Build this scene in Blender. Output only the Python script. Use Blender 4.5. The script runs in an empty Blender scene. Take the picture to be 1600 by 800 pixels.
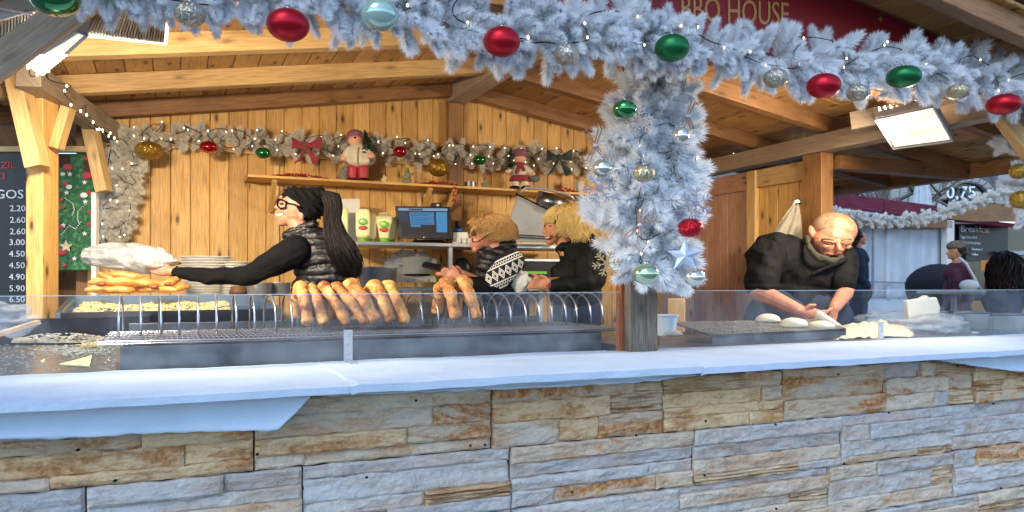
import bpy, bmesh, math, random
from mathutils import Vector as V, Matrix, noise, Euler
random.seed(7)
sc = bpy.context.scene
COL = sc.collection
# ---------------------------------------------------------------- camera, world, sun, exposure
EYE = 1.6; HZ = 443.0; FP = 1200.0
cam = bpy.data.cameras.new('camera'); camo = bpy.data.objects.new('camera', cam); COL.objects.link(camo)
camo.location = (0, 0, EYE); camo.rotation_euler = (math.radians(90), 0, 0)
cam.lens = 36 * FP / 1600; cam.sensor_width = 36; cam.shift_y = (HZ - 400) / 1600
cam.clip_start = .05; cam.clip_end = 500; sc.camera = camo
w = bpy.data.worlds.new('World'); sc.world = w; w.use_nodes = True
nt = w.node_tree; bg = nt.nodes['Background']
sky = nt.nodes.new('ShaderNodeTexSky'); sky.sky_type = 'NISHITA'; sky.sun_disc = False
SUN_EL, SUN_AZ = math.radians(44), math.radians(205)
sky.sun_elevation = SUN_EL; sky.sun_rotation = SUN_AZ; sky.air_density = 1.0; sky.dust_density = 0.4; sky.ozone_density = 3.0
nt.links.new(sky.outputs[0], bg.inputs[0]); bg.inputs[1].default_value = 0.15
sun = bpy.data.lights.new('sun', 'SUN'); sun.energy = 0.5; sun.angle = math.radians(35); sun.color = (1, .99, .97)
suno = bpy.data.objects.new('sun', sun); COL.objects.link(suno)
sd = V((math.sin(SUN_AZ) * math.cos(SUN_EL), math.cos(SUN_AZ) * math.cos(SUN_EL), math.sin(SUN_EL)))
suno.rotation_euler = sd.to_track_quat('Z', 'Y').to_euler(); suno.location = (-3, -10, 12)
sc.view_settings.view_transform = 'Standard'; sc.view_settings.look = 'None'
sc.view_settings.exposure = 1.26; sc.view_settings.gamma = 1
LAMP_W = 48
# ---------------------------------------------------------------- frames
E1 = V((.9138, .4061, 0)); E2 = V((-.4061, .9138, 0)); O = V((0, 4, 0))
def S(a, b, z): return O + E1 * a + E2 * b + V((0, 0, z))          # stall frame: along the front, inwards, up
def ray(px, py): return V(((px - 800) / FP, 1, (HZ - py) / FP))
CP = V((0, 0, EYE))
def P(px, py, Y): return CP + ray(px, py) * Y
def YB(px, b):
    r = ray(px, 0); return (b + O.dot(E2)) / r.dot(E2)
def PB(px, py, b): return P(px, py, YB(px, b))
def PA(px, py, a):
    r = ray(px, py); r2 = V((r.x, r.y, 0)); return CP + r * ((a + O.dot(E1)) / r2.dot(E1))
def PH(px, py, z):
    r = ray(px, py); return CP + r * ((z - EYE) / r.z)
def ab(p):
    q = p - O; return q.dot(E1), q.dot(E2)
def ZR(a): return EYE + 1.86 - .155 * abs(a - .83)                 # underside of the roof boards
# ---------------------------------------------------------------- materials
def lin(h):
    c = [int(h[i:i + 2], 16) / 255 for i in (0, 2, 4)]
    return tuple(x / 12.92 if x <= .04045 else ((x + .055) / 1.055) ** 2.4 for x in c) + (1,)
class N:
    def __init__(s, name):
        s.m = bpy.data.materials.new(name); s.m.use_nodes = True; s.t = s.m.node_tree; s.p = s.t.nodes['Principled BSDF']
        s.out = s.t.nodes['Material Output']
    def n(s, ty, **k):
        x = s.t.nodes.new('ShaderNode' + ty)
        for a, b in k.items(): setattr(x, a, b)
        return x
    def l(s, a, b): s.t.links.new(a, b)
    def val(s, sock, v):
        if hasattr(v, 'is_output') or isinstance(v, bpy.types.NodeSocket): s.l(v, sock)
        else: sock.default_value = v
    def math(s, op, a, b=None, c=None):
        x = s.n('Math', operation=op); s.val(x.inputs[0], a)
        if b is not None: s.val(x.inputs[1], b)
        if c is not None: s.val(x.inputs[2], c)
        return x.outputs[0]
    def coord(s, kind='Object', scale=(1, 1, 1), rnd=0.0):
        t = s.n('TexCoord'); o = t.outputs[kind]
        if rnd:
            oi = s.n('ObjectInfo'); m = s.math('MULTIPLY', oi.outputs['Random'], rnd)
            ad = s.n('VectorMath', operation='ADD'); s.l(o, ad.inputs[0]); s.l(m, ad.inputs[1]); o = ad.outputs[0]
        mp = s.n('Mapping'); mp.inputs['Scale'].default_value = scale; s.l(o, mp.inputs[0]); return mp.outputs[0]
    def noise(s, co, scale, det=4, rough=.55, dist=0):
        x = s.n('TexNoise'); x.inputs['Scale'].default_value = scale; x.inputs['Detail'].default_value = det
        x.inputs['Roughness'].default_value = rough; x.inputs['Distortion'].default_value = dist; s.l(co, x.inputs[0]); return x.outputs[0]
    def ramp(s, f, stops):
        x = s.n('ValToRGB'); s.l(f, x.inputs[0]); e = x.color_ramp.elements
        while len(e) < len(stops): e.new(.5)
        for i, (p, c) in enumerate(stops): e[i].position = p; e[i].color = c if len(c) == 4 else tuple(c) + (1,)
        return x.outputs[0]
    def mix(s, f, a, b, mode='MIX'):
        x = s.n('Mix', data_type='RGBA', blend_type=mode); s.val(x.inputs[0], f); s.val(x.inputs[6], a); s.val(x.inputs[7], b); return x.outputs[2]
    def bump(s, h, st=.3, d=.01):
        x = s.n('Bump'); x.inputs['Strength'].default_value = st; x.inputs['Distance'].default_value = d; s.l(h, x.inputs['Height'])
        s.l(x.outputs[0], s.p.inputs['Normal']); return x
    def base(s, c): s.val(s.p.inputs['Base Color'], c); return s
    def set(s, **k):
        nm = dict(rough='Roughness', metal='Metallic', spec='Specular IOR Level', sss='Subsurface Weight', em='Emission Strength', ec='Emission Color', coat='Coat Weight', trans='Transmission Weight', alpha='Alpha', sheen='Sheen Weight', ior='IOR')
        for a, b in k.items(): s.p.inputs[nm[a]].default_value = b
        return s
BW = [(.0, (0, 0, 0, 1)), (1., (1, 1, 1, 1))]
def plain(name, hexc, rough=.6, metal=0, var=.15, vs=12, bs=60, bst=.1, bd=.004, coord='Object', **k):
    m = N(name); c = lin(hexc); co = m.coord(coord, rnd=7.0)
    f = m.noise(co, vs, 5); d = tuple(x * (1 - var) for x in c[:3]) + (1,); e = tuple(min(1, x * (1 + var)) for x in c[:3]) + (1,)
    m.base(m.ramp(f, [(.3, d), (.7, e)])); m.set(rough=rough, metal=metal, **k)
    if bst: m.bump(m.noise(co, bs, 4), bst, bd)
    return m.m
def wood(name, c1, c2, knot='5a3010', rough=.55, knots=1.0, stain=.25, grain=1.0):
    m = N(name); uv = m.coord('UV', (1, 1, 1), rnd=37.0)
    mp = m.n('Mapping'); mp.inputs['Scale'].default_value = (.9, 14, 1); m.l(uv, mp.inputs[0])
    g = m.noise(mp.outputs[0], 3.0, 6, .6, .8)
    mp3 = m.n('Mapping'); mp3.inputs['Scale'].default_value = (3, 90, 1); m.l(uv, mp3.inputs[0])
    g2 = m.noise(mp3.outputs[0], 2.0, 3, .5)
    col = m.ramp(g, [(.28, lin(c2)), (.5, lin(c1)), (.72, lin(c2))])
    col = m.mix(.35 * grain, col, m.ramp(g2, [(.35, (.25, .2, .15, 1)), (.6, (1, 1, 1, 1))]), 'MULTIPLY')
    oi = m.n('ObjectInfo')
    col = m.mix(.55, col, m.ramp(oi.outputs['Random'], [(0, (.62, .56, .5, 1)), (.5, (.95, .92, .9, 1)), (1, (1, 1, 1, 1))]), 'MULTIPLY')
    mp2 = m.n('Mapping'); mp2.inputs['Scale'].default_value = (3.4, 9, 1); m.l(uv, mp2.inputs[0])
    vo = m.n('TexVoronoi', feature='F1', voronoi_dimensions='2D'); vo.inputs['Scale'].default_value = 1.0; vo.inputs['Randomness'].default_value = 1.0; m.l(mp2.outputs[0], vo.inputs[0])
    kk = m.ramp(vo.outputs['Distance'], [(.06, (1, 1, 1, 1)), (.11, (.5, .5, .5, 1)), (.24, (0, 0, 0, 1))])
    sel = m.n('Separate'+'Color'); m.l(vo.outputs['Color'], sel.inputs[0])
    k2 = m.math('MULTIPLY', kk, m.math('GREATER_THAN', sel.outputs[0], .66))
    col = m.mix(m.math('MULTIPLY', k2, min(.95, knots * .85)), col, lin(knot))
    st = m.noise(uv, 2.2, 4)
    col = m.mix(stain, col, m.ramp(st, [(.35, (.45, .38, .3, 1)), (.6, (1, 1, 1, 1))]), 'MULTIPLY')
    m.base(col); m.set(rough=rough); m.bump(g2, .25, .003); return m.m
PINE = wood('pine_boards', 'eec074', 'd49c4a', '4a260c', knots=1.1, stain=.35)
PINE_R = wood('pine_ceiling_boards', 'dcae6c', 'bd8648', '3a2410', knots=1.1, stain=.45)
BEAM = wood('pale_beam_wood', 'ecca8c', 'd6aa66', '4a2c14', knots=.6, stain=.3)
BEAMG = wood('grey_planed_beam', 'b3a38d', '998771', '4a3a2a', knots=.5, stain=.3)
BEAMD = wood('brown_beam_wood', 'a97c4c', '855b35', '2c1a0c', knots=.7, stain=.5)
WEATHER = wood('weathered_grey_post', '8d8478', '5e574e', '2a2118', rough=.85, knots=.6, stain=.6, grain=2)
REDWOOD = wood('reddish_batten', '9a5a30', '7a4422', '3a1c0c', knots=.5)
SIDEW = wood('pink_lit_side_boards', 'd0a48c', 'b98f78', '3a2418', knots=.9, stain=.4)  # the pink light on this wall is put into the wood colour
WHITE = plain('white_fleece_ledge', 'b0c2d4', .85, var=.07, vs=5, bs=50, bst=.6, bd=.006)
CLOTH = plain('white_cloth', 'b8cadb', .9, var=.06, vs=4, bs=18, bst=.5, bd=.012)
STEEL = plain('stainless_steel', '9a9ca0', .28, 1, var=.25, vs=3, bs=8, bst=.1)
STEELL = plain('bright_brushed_steel', 'c4c5c8', .42, .75, var=.2, vs=3, bs=8, bst=.1)
STEELD = plain('stained_steel', '706e70', .38, 1, var=.6, vs=4, bs=30, bst=.2)
STEELP = plain('painted_pale_steel', 'b9bcbf', .4, .4, var=.12, vs=6, bs=30, bst=.05)
WIRE = plain('chromed_wire', 'b8bcc4', .3, .9, var=.2, bst=0)
BLACK = plain('black_plastic', '0c0c0e', .4, var=.1, bst=.05, spec=.25)
DARK = plain('dark_tray', '17141a', .35, .3, var=.5, vs=30, bs=80, bst=.3)
FABK = plain('black_fabric', '0b0b0d', .9, var=.4, vs=20, bs=160, bst=.6, bd=.004, spec=.2)
FABV = plain('black_quilted_nylon', '0f0f13', .5, var=.4, vs=9, bs=28, bst=.6, bd=.01)
FABG = plain('dark_green_black_jacket', '101210', .75, var=.4, vs=10, bs=22, bst=.6, bd=.012, spec=.25)
FABM = plain('charcoal_shell_jacket', '0e0f12', .8, var=.4, vs=10, bs=20, bst=.5, bd=.012, spec=.2)
FABC = plain('moss_grey_collar', '37362a', .9, var=.2, vs=20, bs=120, bst=.5)
NAVY = plain('navy_trousers', '1c2740', .85, var=.2, vs=8, bs=90, bst=.3)
REDC = plain('red_velvet', '8a1226', .7, var=.25, vs=20, bs=100, bst=.3, sheen=.5)
GRNC = plain('dark_green_velvet', '0f2a20', .7, var=.25, vs=20, bs=100, bst=.3, sheen=.5)
def skin(name, h, h2):
    m = N(name); co = m.coord('Object'); f = m.noise(co, 18, 4)
    c = m.ramp(f, [(.3, lin(h)), (.7, lin(h2))]); m.base(c); m.set(rough=.5, sss=.12); m.p.inputs['Subsurface Radius'].default_value = (.02, .008, .004)
    m.bump(m.noise(co, 160, 3), .12, .003); return m.m
SKIN1 = skin('skin_light', 'c08a6e', 'b37659'); SKIN2 = skin('skin_warm', 'cf9070', 'bd7556'); SKIN3 = skin('skin_weathered', 'c08568', 'ab6a50')
SKIN4 = skin('skin_tanned', 'cc9068', 'b97550')
def hair(name, a, b):
    m = N(name); co = m.coord('Object'); f = m.noise(co, 130, 4, .7); m.base(m.ramp(f, [(.3, lin(a)), (.7, lin(b))])); m.set(rough=.5, spec=.25); return m.m
HBLACK = hair('hair_black_brown', '080606', '1c1411'); HBLOND = hair('hair_blonde', 'e0b45e', 'ffe8a0'); HGING = hair('hair_ginger_blond', 'a06a34', 'ecc483')
HSTUB = hair('hair_grey_stubble', '9a7a60', 'b8967a'); HBRN = hair('hair_dark_brown', '1a1210', '33231c')
LIP = plain('lips', '9c5648', .4, bst=0); TEETH = plain('teeth', 'e8e2d6', .3, bst=0); EYEW = plain('eye_dark', '2a1d18', .2, bst=0)
BUN = None
def dough(name, a, b, c, sc_=9, bst=.5):
    m = N(name); co = m.coord('Object', rnd=9.0); f = m.noise(co, sc_, 6, .6)
    m.base(m.ramp(f, [(.25, lin(a)), (.5, lin(b)), (.75, lin(c))])); m.set(rough=.5, sss=.08); m.bump(m.noise(co, 40, 5), bst, .008); return m.m
def fried():
    m = N('fried_dough'); co = m.coord('Object', rnd=9.0); f = m.noise(co, 11, 7, .68, .4)
    c = m.ramp(f, [(.35, lin('7e3f18')), (.46, lin('b87230')), (.57, lin('d89a48')), (.7, lin('edc584'))])
    c = m.mix(m.ramp(m.noise(co, 70, 4, .7), [(.52, (0, 0, 0, 1)), (.72, (.4, .4, .4, 1))]), c, lin('ecdcc0')); m.base(c); m.set(rough=.62, sss=.06); m.bump(m.noise(co, 55, 6, .7), .8, .008); return m.m
FRIED = fried(); BREAD = dough('baked_bread', '95561f', 'c78a45', 'd9b070', 14)
RAW = dough('raw_dough', 'c4b89e', 'd4cab2', 'dfd7c4', 5, .2); FLOUR = plain('flour', 'c0bba8', 1, var=.06, vs=20, bs=90, bst=1, bd=.01)
CHEESE = plain('grated_cheese', 'dcc88e', .7, var=.3, vs=60, bs=60, bst=1, bd=.01)
CREAM = plain('cream_plastic', 'e6e2a8', .35, var=.06, bst=0); GREENP = plain('green_plastic', '6ab02a', .35, var=.1, bst=0)
WPLA = plain('white_plastic', 'd8d6cc', .35, var=.05, bst=0); PAPER = plain('white_paper', 'cfccc2', .8, var=.05, vs=30, bs=40, bst=.3)
REDP = plain('red_print', 'a81e22', .45, var=.1, bst=0); GOLDP = plain('gold_print', 'b98a4e', .5, var=.1, bst=0)
BLUEP = plain('blue_cap', '2b62b5', .4, bst=0); BROWNB = plain('brown_rust', '5a3a22', .7, var=.4, vs=30, bst=.3)
WIREB = plain('black_cable', '0d0f0e', .5, bst=0)
GROUND = plain('street_paving', '5c5e63', .85, var=.3, vs=3, bs=25, bst=.4)
FLOORM = plain('dark_stall_floor', '3a332c', .8, var=.3, vs=5, bst=.2)
def bag_mat(name, a=.55, hexc='f2f4f6'):
    m = N(name); co = m.coord('Object'); f = m.noise(co, 14, 5, .6, .6)
    m.base(lin(hexc)); m.set(rough=.25); m.bump(f, .9, .03)
    tr = m.n('BsdfTransparent'); mx = m.n('MixShader'); al = m.ramp(m.noise(co, 9, 4), [(.3, (a - .15,) * 3 + (1,)), (.7, (a + .2,) * 3 + (1,))])
    m.l(al, mx.inputs[0]); m.l(tr.outputs[0], mx.inputs[1]); m.l(m.p.outputs[0], mx.inputs[2]); m.l(mx.outputs[0], m.out.inputs[0]); return m.m
BAG = bag_mat('thin_white_plastic_bag', .45, 'b4bac2'); CLEARB = bag_mat('clear_plastic_bag', .28, 'a8b0ba')
WBAG = bag_mat('milky_plastic_bag', .62, 'b4b8b4')
def glass_mat():
    m = N('acrylic_guard'); co = m.coord('Object')
    gl = m.n('BsdfGlossy'); gl.inputs['Roughness'].default_value = .03; tr = m.n('BsdfTransparent'); tr.inputs[0].default_value = (.93, .96, .98, 1)
    fr = m.n('LayerWeight'); mx = m.n('MixShader'); f2 = m.math('MULTIPLY_ADD', m.math('POWER', fr.outputs['Facing'], 4.0), .8, .02)
    m.l(f2, mx.inputs[0]); m.l(tr.outputs[0], mx.inputs[1]); m.l(gl.outputs[0], mx.inputs[2])
    di = m.n('BsdfDiffuse'); di.inputs[0].default_value = (.8, .8, .8, 1)
    sp = m.ramp(m.noise(co, 55, 3, .7), [(.66, (0, 0, 0, 1)), (.74, (.4, .4, .4, 1))]); sm = m.ramp(m.noise(co, 2.5, 5, .6, .8), [(.4, (.01,) * 3 + (1,)), (.8, (.13,) * 3 + (1,))])  # flecks and smears; the smear also paints in sky haze reflected by the pane
    ad = m.math('MAXIMUM', m.math('MULTIPLY', sp, .4), sm); m2 = m.n('MixShader'); m.l(ad, m2.inputs[0]); m.l(mx.outputs[0], m2.inputs[1]); m.l(di.outputs[0], m2.inputs[2])
    m.l(m2.outputs[0], m.out.inputs[0]); return m.m
GLASS = glass_mat()
def clear_glass():
    m = N('bauble_clear_glass'); m.base(lin('9fc0b4')); m.set(rough=.08, metal=.3, coat=1); return m.m
def bauble_mat(name, h, kind):
    m = N(name); co = m.coord('Object'); 
    if kind == 'gloss': m.base(lin(h)); m.set(rough=.12, metal=.75, coat=1.0)
    elif kind == 'matte': m.base(lin(h)); m.set(rough=.38, metal=.7); m.bump(m.noise(co, 180, 2), .15, .002)
    else:
        vo = m.n('TexVoronoi'); vo.inputs['Scale'].default_value = 230; m.l(co, vo.inputs[0]); c = lin(h)
        m.base(m.mix(.6, c, m.ramp(vo.outputs['Color'], [(.2, (.3, .3, .3, 1)), (.8, (1, 1, 1, 1))]), 'MULTIPLY')); m.set(rough=.3, metal=.75)
        nm = m.n('VectorMath', operation='SUBTRACT'); m.l(vo.outputs['Color'], nm.inputs[0]); nm.inputs[1].default_value = (.5, .5, .5)
        sc2 = m.n('VectorMath', operation='SCALE'); sc2.inputs[3].default_value = .9; m.l(nm.outputs[0], sc2.inputs[0]); g = m.n('NewGeometry')
        ad = m.n('VectorMath', operation='ADD'); m.l(g.outputs['Normal'], ad.inputs[0]); m.l(sc2.outputs[0], ad.inputs[1]); no = m.n('VectorMath', operation='NORMALIZE'); m.l(ad.outputs[0], no.inputs[0]); m.l(no.outputs[0], m.p.inputs['Normal'])
    return m.m
BA = dict(red=bauble_mat('red_matte_bauble', 'b01426', 'matte'), redgl=bauble_mat('red_glossy_bauble', 'b50f1c', 'gloss'), green=bauble_mat('green_satin_bauble', '1c6b3c', 'matte'),
          greengl=bauble_mat('green_glossy_bauble', '1f7a3a', 'gloss'), pale=bauble_mat('pale_green_bauble', 'a9c4a0', 'gloss'), clear=clear_glass(),
          silver=bauble_mat('silver_glitter', 'c4beae', 'glit'), gold=bauble_mat('gold_glitter', 'b8923a', 'glit'), champ=bauble_mat('champagne_glitter', 'c9bd98', 'glit'), pearl=bauble_mat('pearl_bauble', 'd0cfc4', 'gloss'),
          redglit=bauble_mat('red_glitter', 'c21a2c', 'glit'))
def needle_mat(name, h):
    m = N(name); oi = m.n('ObjectInfo'); m.base(m.mix(m.math('MULTIPLY', oi.outputs['Random'], .12), lin(h), (.7, .74, .78, 1))); m.set(rough=.5)
    tl = m.n('BsdfTranslucent'); tl.inputs[0].default_value = lin(h); mx = m.n('MixShader'); mx.inputs[0].default_value = .45
    m.l(m.p.outputs[0], mx.inputs[1]); m.l(tl.outputs[0], mx.inputs[2]); m.l(mx.outputs[0], m.out.inputs[0]); return m.m
NEEDLE = needle_mat('white_pvc_needles', 'f6f9fc'); NEEDLEW = needle_mat('white_tinsel_needles', 'f2efe6')
STEM = plain('pale_stem', '9a9a98', .7, bst=0)
def emis(name, c, st, base=.8):
    m = N(name); m.base((base, base, base, 1)); m.set(spec=.12); m.p.inputs['Emission Color'].default_value = c; m.set(em=st, rough=.5); return m.m
BULB = emis('warm_bulb', (1, .82, .52, 1), 1.6)
def lampface():
    m = N('lit_floodlight_face'); co = m.coord('Object'); vo = m.n('TexVoronoi'); vo.inputs['Scale'].default_value = 26; vo.inputs['Randomness'].default_value = .3; m.l(co, vo.inputs[0])
    m.base((.25, .25, .25, 1)); m.l(m.ramp(vo.outputs['Distance'], [(.1, (1, .97, .82, 1)), (.6, (.62, .58, .36, 1))]), m.p.inputs['Emission Color']); m.set(em=.75); return m.m
LAMPF = lampface()
# stones
def stone_mat(name, c1, c2, rust, streak=False, ochre='b07c48'):
    m = N(name); co = m.coord('Object', rnd=23.0); raw = m.coord('Object')
    f = m.noise(co, 9, 8, .7, .8); big = m.noise(co, 2.5, 3, .5)
    col = m.ramp(f, [(.25, lin(c1)), (.5, lin(c2)), (.78, tuple(min(1, x * 1.12) for x in lin(c2)[:3]) + (1,))])
    col = m.mix(m.math('MULTIPLY', m.ramp(big, [(.42, (0, 0, 0, 1)), (.7, (1, 1, 1, 1))]), .5), col, m.mix(1.0, col, (.95, .8, .62, 1), 'MULTIPLY'))
    mp = m.n('Mapping'); mp.inputs['Scale'].default_value = (1.6, 1.6, 7); m.l(co, mp.inputs[0]); r = m.noise(mp.outputs[0], 1.6, 8, .75, .6)
    rc = m.ramp(m.noise(co, 38, 5, .7), [(.3, lin('7d4a2a')), (.5, lin(ochre)), (.7, lin('d0a878'))])
    col = m.mix(m.math('MULTIPLY', m.ramp(r, [(.47, (0, 0, 0, 1)), (.58, (1, 1, 1, 1))]), rust), col, rc)
    mp4 = m.n('Mapping'); mp4.inputs['Scale'].default_value = (4, 4, 75); m.l(co, mp4.inputs[0]); fs = m.noise(mp4.outputs[0], 1.0, 5, .65, .5)
    if streak: col = m.mix(.85, col, m.ramp(fs, [(.36, (.22, .14, .1, 1)), (.46, (.8, .7, .6, 1)), (.52, (1, 1, 1, 1))]), 'MULTIPLY')
    vein = m.math('ABSOLUTE', m.math('SUBTRACT', m.noise(co, 6, 5, .6, 1.6), .5)); col = m.mix(.45, col, m.ramp(vein, [(.0, (.62, .6, .58, 1)), (.018, (1, 1, 1, 1))]), 'MULTIPLY')
    m.base(col); m.set(rough=.7, spec=.35)
    h = m.math('ADD', m.math('MULTIPLY', f, .9), m.math('MULTIPLY', m.noise(co, 45, 6, .75), .35)); m.bump(m.math('ADD', h, m.math('MULTIPLY', fs, .8 if streak else .12)), 1.0, .022); return m.m
STONES = [stone_mat('stone_grey_blue', '94979a', 'b4b6b7', .35), stone_mat('stone_light_grey', 'a2a4a4', 'c0c1bf', .35), stone_mat('stone_beige', 'b3a898', 'cbbfac', .55),
          stone_mat('stone_rusty', 'b3a48f', 'c6b6a0', 1.0), stone_mat('stone_streaked', 'bca488', 'd2c0a2', .6, True), stone_mat('stone_ochre', 'c4a882', 'dac098', .9)]
MORTAR = plain('dark_backing', '2a2624', .9)
# ---------------------------------------------------------------- object helpers
WLOC = {}
def wl(o): return WLOC.get(o.name, V((0, 0, 0)))
def tag(o, label, cat, group=None):
    o['label'] = label; o['category'] = cat
    if group: o['group'] = group
    return o
def thing(name, loc, label, cat, group=None):
    o = bpy.data.objects.new(name, None); COL.objects.link(o); o.empty_display_size = .1; o.location = loc; WLOC[o.name] = V(loc); return tag(o, label, cat, group)
def link(name, me, mat, parent, loc, label=None):
    o = bpy.data.objects.new(name, me); COL.objects.link(o)
    if mat is not None and not me.materials: me.materials.append(mat)
    o.location = V(loc) - (wl(parent) if parent else V((0, 0, 0)))
    if parent: o.parent = parent
    WLOC[o.name] = V(loc)
    if label: o['label'] = label
    return o
class MB:
    def __init__(s): s.v = []; s.f = []
    def add(s, vs, fs):
        n = len(s.v); s.v += [V(x) for x in vs]; s.f += [tuple(i + n for i in f) for f in fs]; return s
    def hexa(s, c):  # 8 corners: 0-3 bottom ring, 4-7 top ring
        return s.add(c, [(0, 3, 2, 1), (4, 5, 6, 7), (0, 1, 5, 4), (1, 2, 6, 5), (2, 3, 7, 6), (3, 0, 4, 7)])
    def box(s, c, x, y, z):
        c = V(c); x, y, z = V(x), V(y), V(z)
        return s.hexa([c - x - y - z, c + x - y - z, c + x + y - z, c - x + y - z, c - x - y + z, c + x - y + z, c + x + y + z, c - x + y + z])
    def sbox(s, a0, a1, b0, b1, z0, z1):
        return s.hexa([S(a0, b0, z0), S(a1, b0, z0), S(a1, b1, z0), S(a0, b1, z0), S(a0, b0, z1), S(a1, b0, z1), S(a1, b1, z1), S(a0, b1, z1)])
    def beam(s, p, q, w, h, up=V((0, 0, 1))):
        d = (q - p).normalized(); r = d.cross(up).normalized(); u = r.cross(d).normalized()
        return s.box((p + q) / 2, r * w / 2, (q - p) / 2, u * h / 2)
    def slab(s, q, t, ch=.004):   # q: 4 front corners (ccw from the front), t: vector to the back
        c = sum((V(x) for x in q), V()) / 4; q = [V(x) for x in q]; tn = t.normalized()
        inn = []
        for i, x in enumerate(q):
            a = (q[i - 1] - x).normalized(); b = (q[(i + 1) % 4] - x).normalized(); inn.append(x + (a + b) * ch)
        mid = [x + tn * ch for x in q]; bk = [x + t for x in q]
        fs = [(0, 1, 2, 3)] + [(4 + i, 4 + (i + 1) % 4, (i + 1) % 4, i) for i in range(4)] + [(8 + i, 8 + (i + 1) % 4, 4 + (i + 1) % 4, 4 + i) for i in range(4)] + [(11, 10, 9, 8)]
        return s.add(inn + mid + bk, fs)
    def tube(s, pts, r, n=6, caps=True):
        pts = [V(p) for p in pts]; N_ = len(pts); rs = r if isinstance(r, (list, tuple)) else [r] * N_; vs = []; fs = []; prev = None
        for i, p in enumerate(pts):
            d = (pts[min(i + 1, N_ - 1)] - pts[max(i - 1, 0)]); d = d.normalized() if d.length > 1e-9 else V((0, 0, 1))
            if prev is None: prev = d.orthogonal().normalized()
            u = (prev - d * prev.dot(d)); u = u.normalized() if u.length > 1e-6 else d.orthogonal().normalized(); prev = u; w_ = d.cross(u)
            for k in range(n):
                t = 2 * math.pi * k / n; vs.append(p + (u * math.cos(t) + w_ * math.sin(t)) * rs[i])
        for i in range(N_ - 1):
            for k in range(n): fs.append((i * n + k, i * n + (k + 1) % n, (i + 1) * n + (k + 1) % n, (i + 1) * n + k))
        if caps: fs.append(tuple(range(n - 1, -1, -1))); fs.append(tuple((N_ - 1) * n + k for k in range(n)))
        return s.add(vs, fs)
    def ell(s, c, rx, ry, rz, seg=16, ring=10, R=None, fn=None):
        c = V(c); vs = [V((0, 0, -1))]; fs = []
        for i in range(1, ring):
            th = -math.pi / 2 + math.pi * i / ring
            for k in range(seg): ph = 2 * math.pi * k / seg; vs.append(V((math.cos(th) * math.cos(ph), math.cos(th) * math.sin(ph), math.sin(th))))
        vs.append(V((0, 0, 1)))
        for k in range(seg): fs.append((0, 1 + (k + 1) % seg, 1 + k))
        for i in range(ring - 2):
            for k in range(seg):
                a = 1 + i * seg; fs.append((a + k, a + (k + 1) % seg, a + seg + (k + 1) % seg, a + seg + k))
        t = len(vs) - 1; a = 1 + (ring - 2) * seg
        for k in range(seg): fs.append((a + k, a + (k + 1) % seg, t))
        out = []
        for v in vs:
            k = fn(v) if fn else 1.0
            x = V((v.x * rx, v.y * ry, v.z * rz)) * k
            if R: x = R @ x
            out.append(c + x)
        return s.add(out, fs)
    def lathe(s, prof, c, n=20, sx=1, sy=1):
        c = V(c); vs = []; fs = []; m = len(prof)
        for r, z in prof:
            for k in range(n): t = 2 * math.pi * k / n; vs.append(c + V((r * math.cos(t) * sx, r * math.sin(t) * sy, z)))
        for i in range(m - 1):
            for k in range(n): fs.append((i * n + k, i * n + (k + 1) % n, (i + 1) * n + (k + 1) % n, (i + 1) * n + k))
        fs.append(tuple(range(n - 1, -1, -1))); fs.append(tuple((m - 1) * n + k for k in range(n)))
        return s.add(vs, fs)
    def prism(s, poly, t):
        n = len(poly); p = [V(x) for x in poly]
        return s.add(p + [x + t for x in p], [tuple(range(n)), tuple(range(2 * n - 1, n - 1, -1))] + [(i + n, (i + 1) % n + n, (i + 1) % n, i) for i in range(n)])
    def grid(s, fn, nu, nv):
        vs = [fn(i / nu, j / nv) for j in range(nv + 1) for i in range(nu + 1)]
        return s.add(vs, [(j * (nu + 1) + i, j * (nu + 1) + i + 1, (j + 1) * (nu + 1) + i + 1, (j + 1) * (nu + 1) + i) for j in range(nv) for i in range(nu)])
    def mesh(s, name, center=None, grain=None):
        c = center if center is not None else sum(s.v, V()) / max(1, len(s.v))
        me = bpy.data.meshes.new(name); me.from_pydata([tuple(x - c) for x in s.v], [], s.f); me.update()
        if grain is not None:
            g = V(grain).normalized(); uvl = me.uv_layers.new(name='UVMap')
            for p in me.polygons:
                ac = p.normal.cross(g); ac = ac.normalized() if ac.length > .05 else g.orthogonal()
                off = .37 * (abs(p.normal.x) + 2 * abs(p.normal.z))
                for li in p.loop_indices:
                    x = me.vertices[me.loops[li].vertex_index].co; uvl.data[li].uv = (x.dot(g), x.dot(ac) + off)
        return me, c
    def build(s, name, mat, parent=None, grain=None, smooth=False, bevel=0, label=None, kind=None, solid=0, recalc=False):
        me, c = s.mesh(name, grain=grain)
        if recalc:
            bm = bmesh.new(); bm.from_mesh(me); bmesh.ops.recalc_face_normals(bm, faces=bm.faces); bm.to_mesh(me); bm.free()
        if smooth:
            for p in me.polygons: p.use_smooth = True
        o = link(name, me, mat, parent, c, label)
        if bevel: b = o.modifiers.new('bevel', 'BEVEL'); b.width = bevel; b.segments = 2; b.limit_method = 'ANGLE'
        if solid: b = o.modifiers.new('thick', 'SOLIDIFY'); b.thickness = solid
        if kind: o['kind'] = kind
        return o
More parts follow.
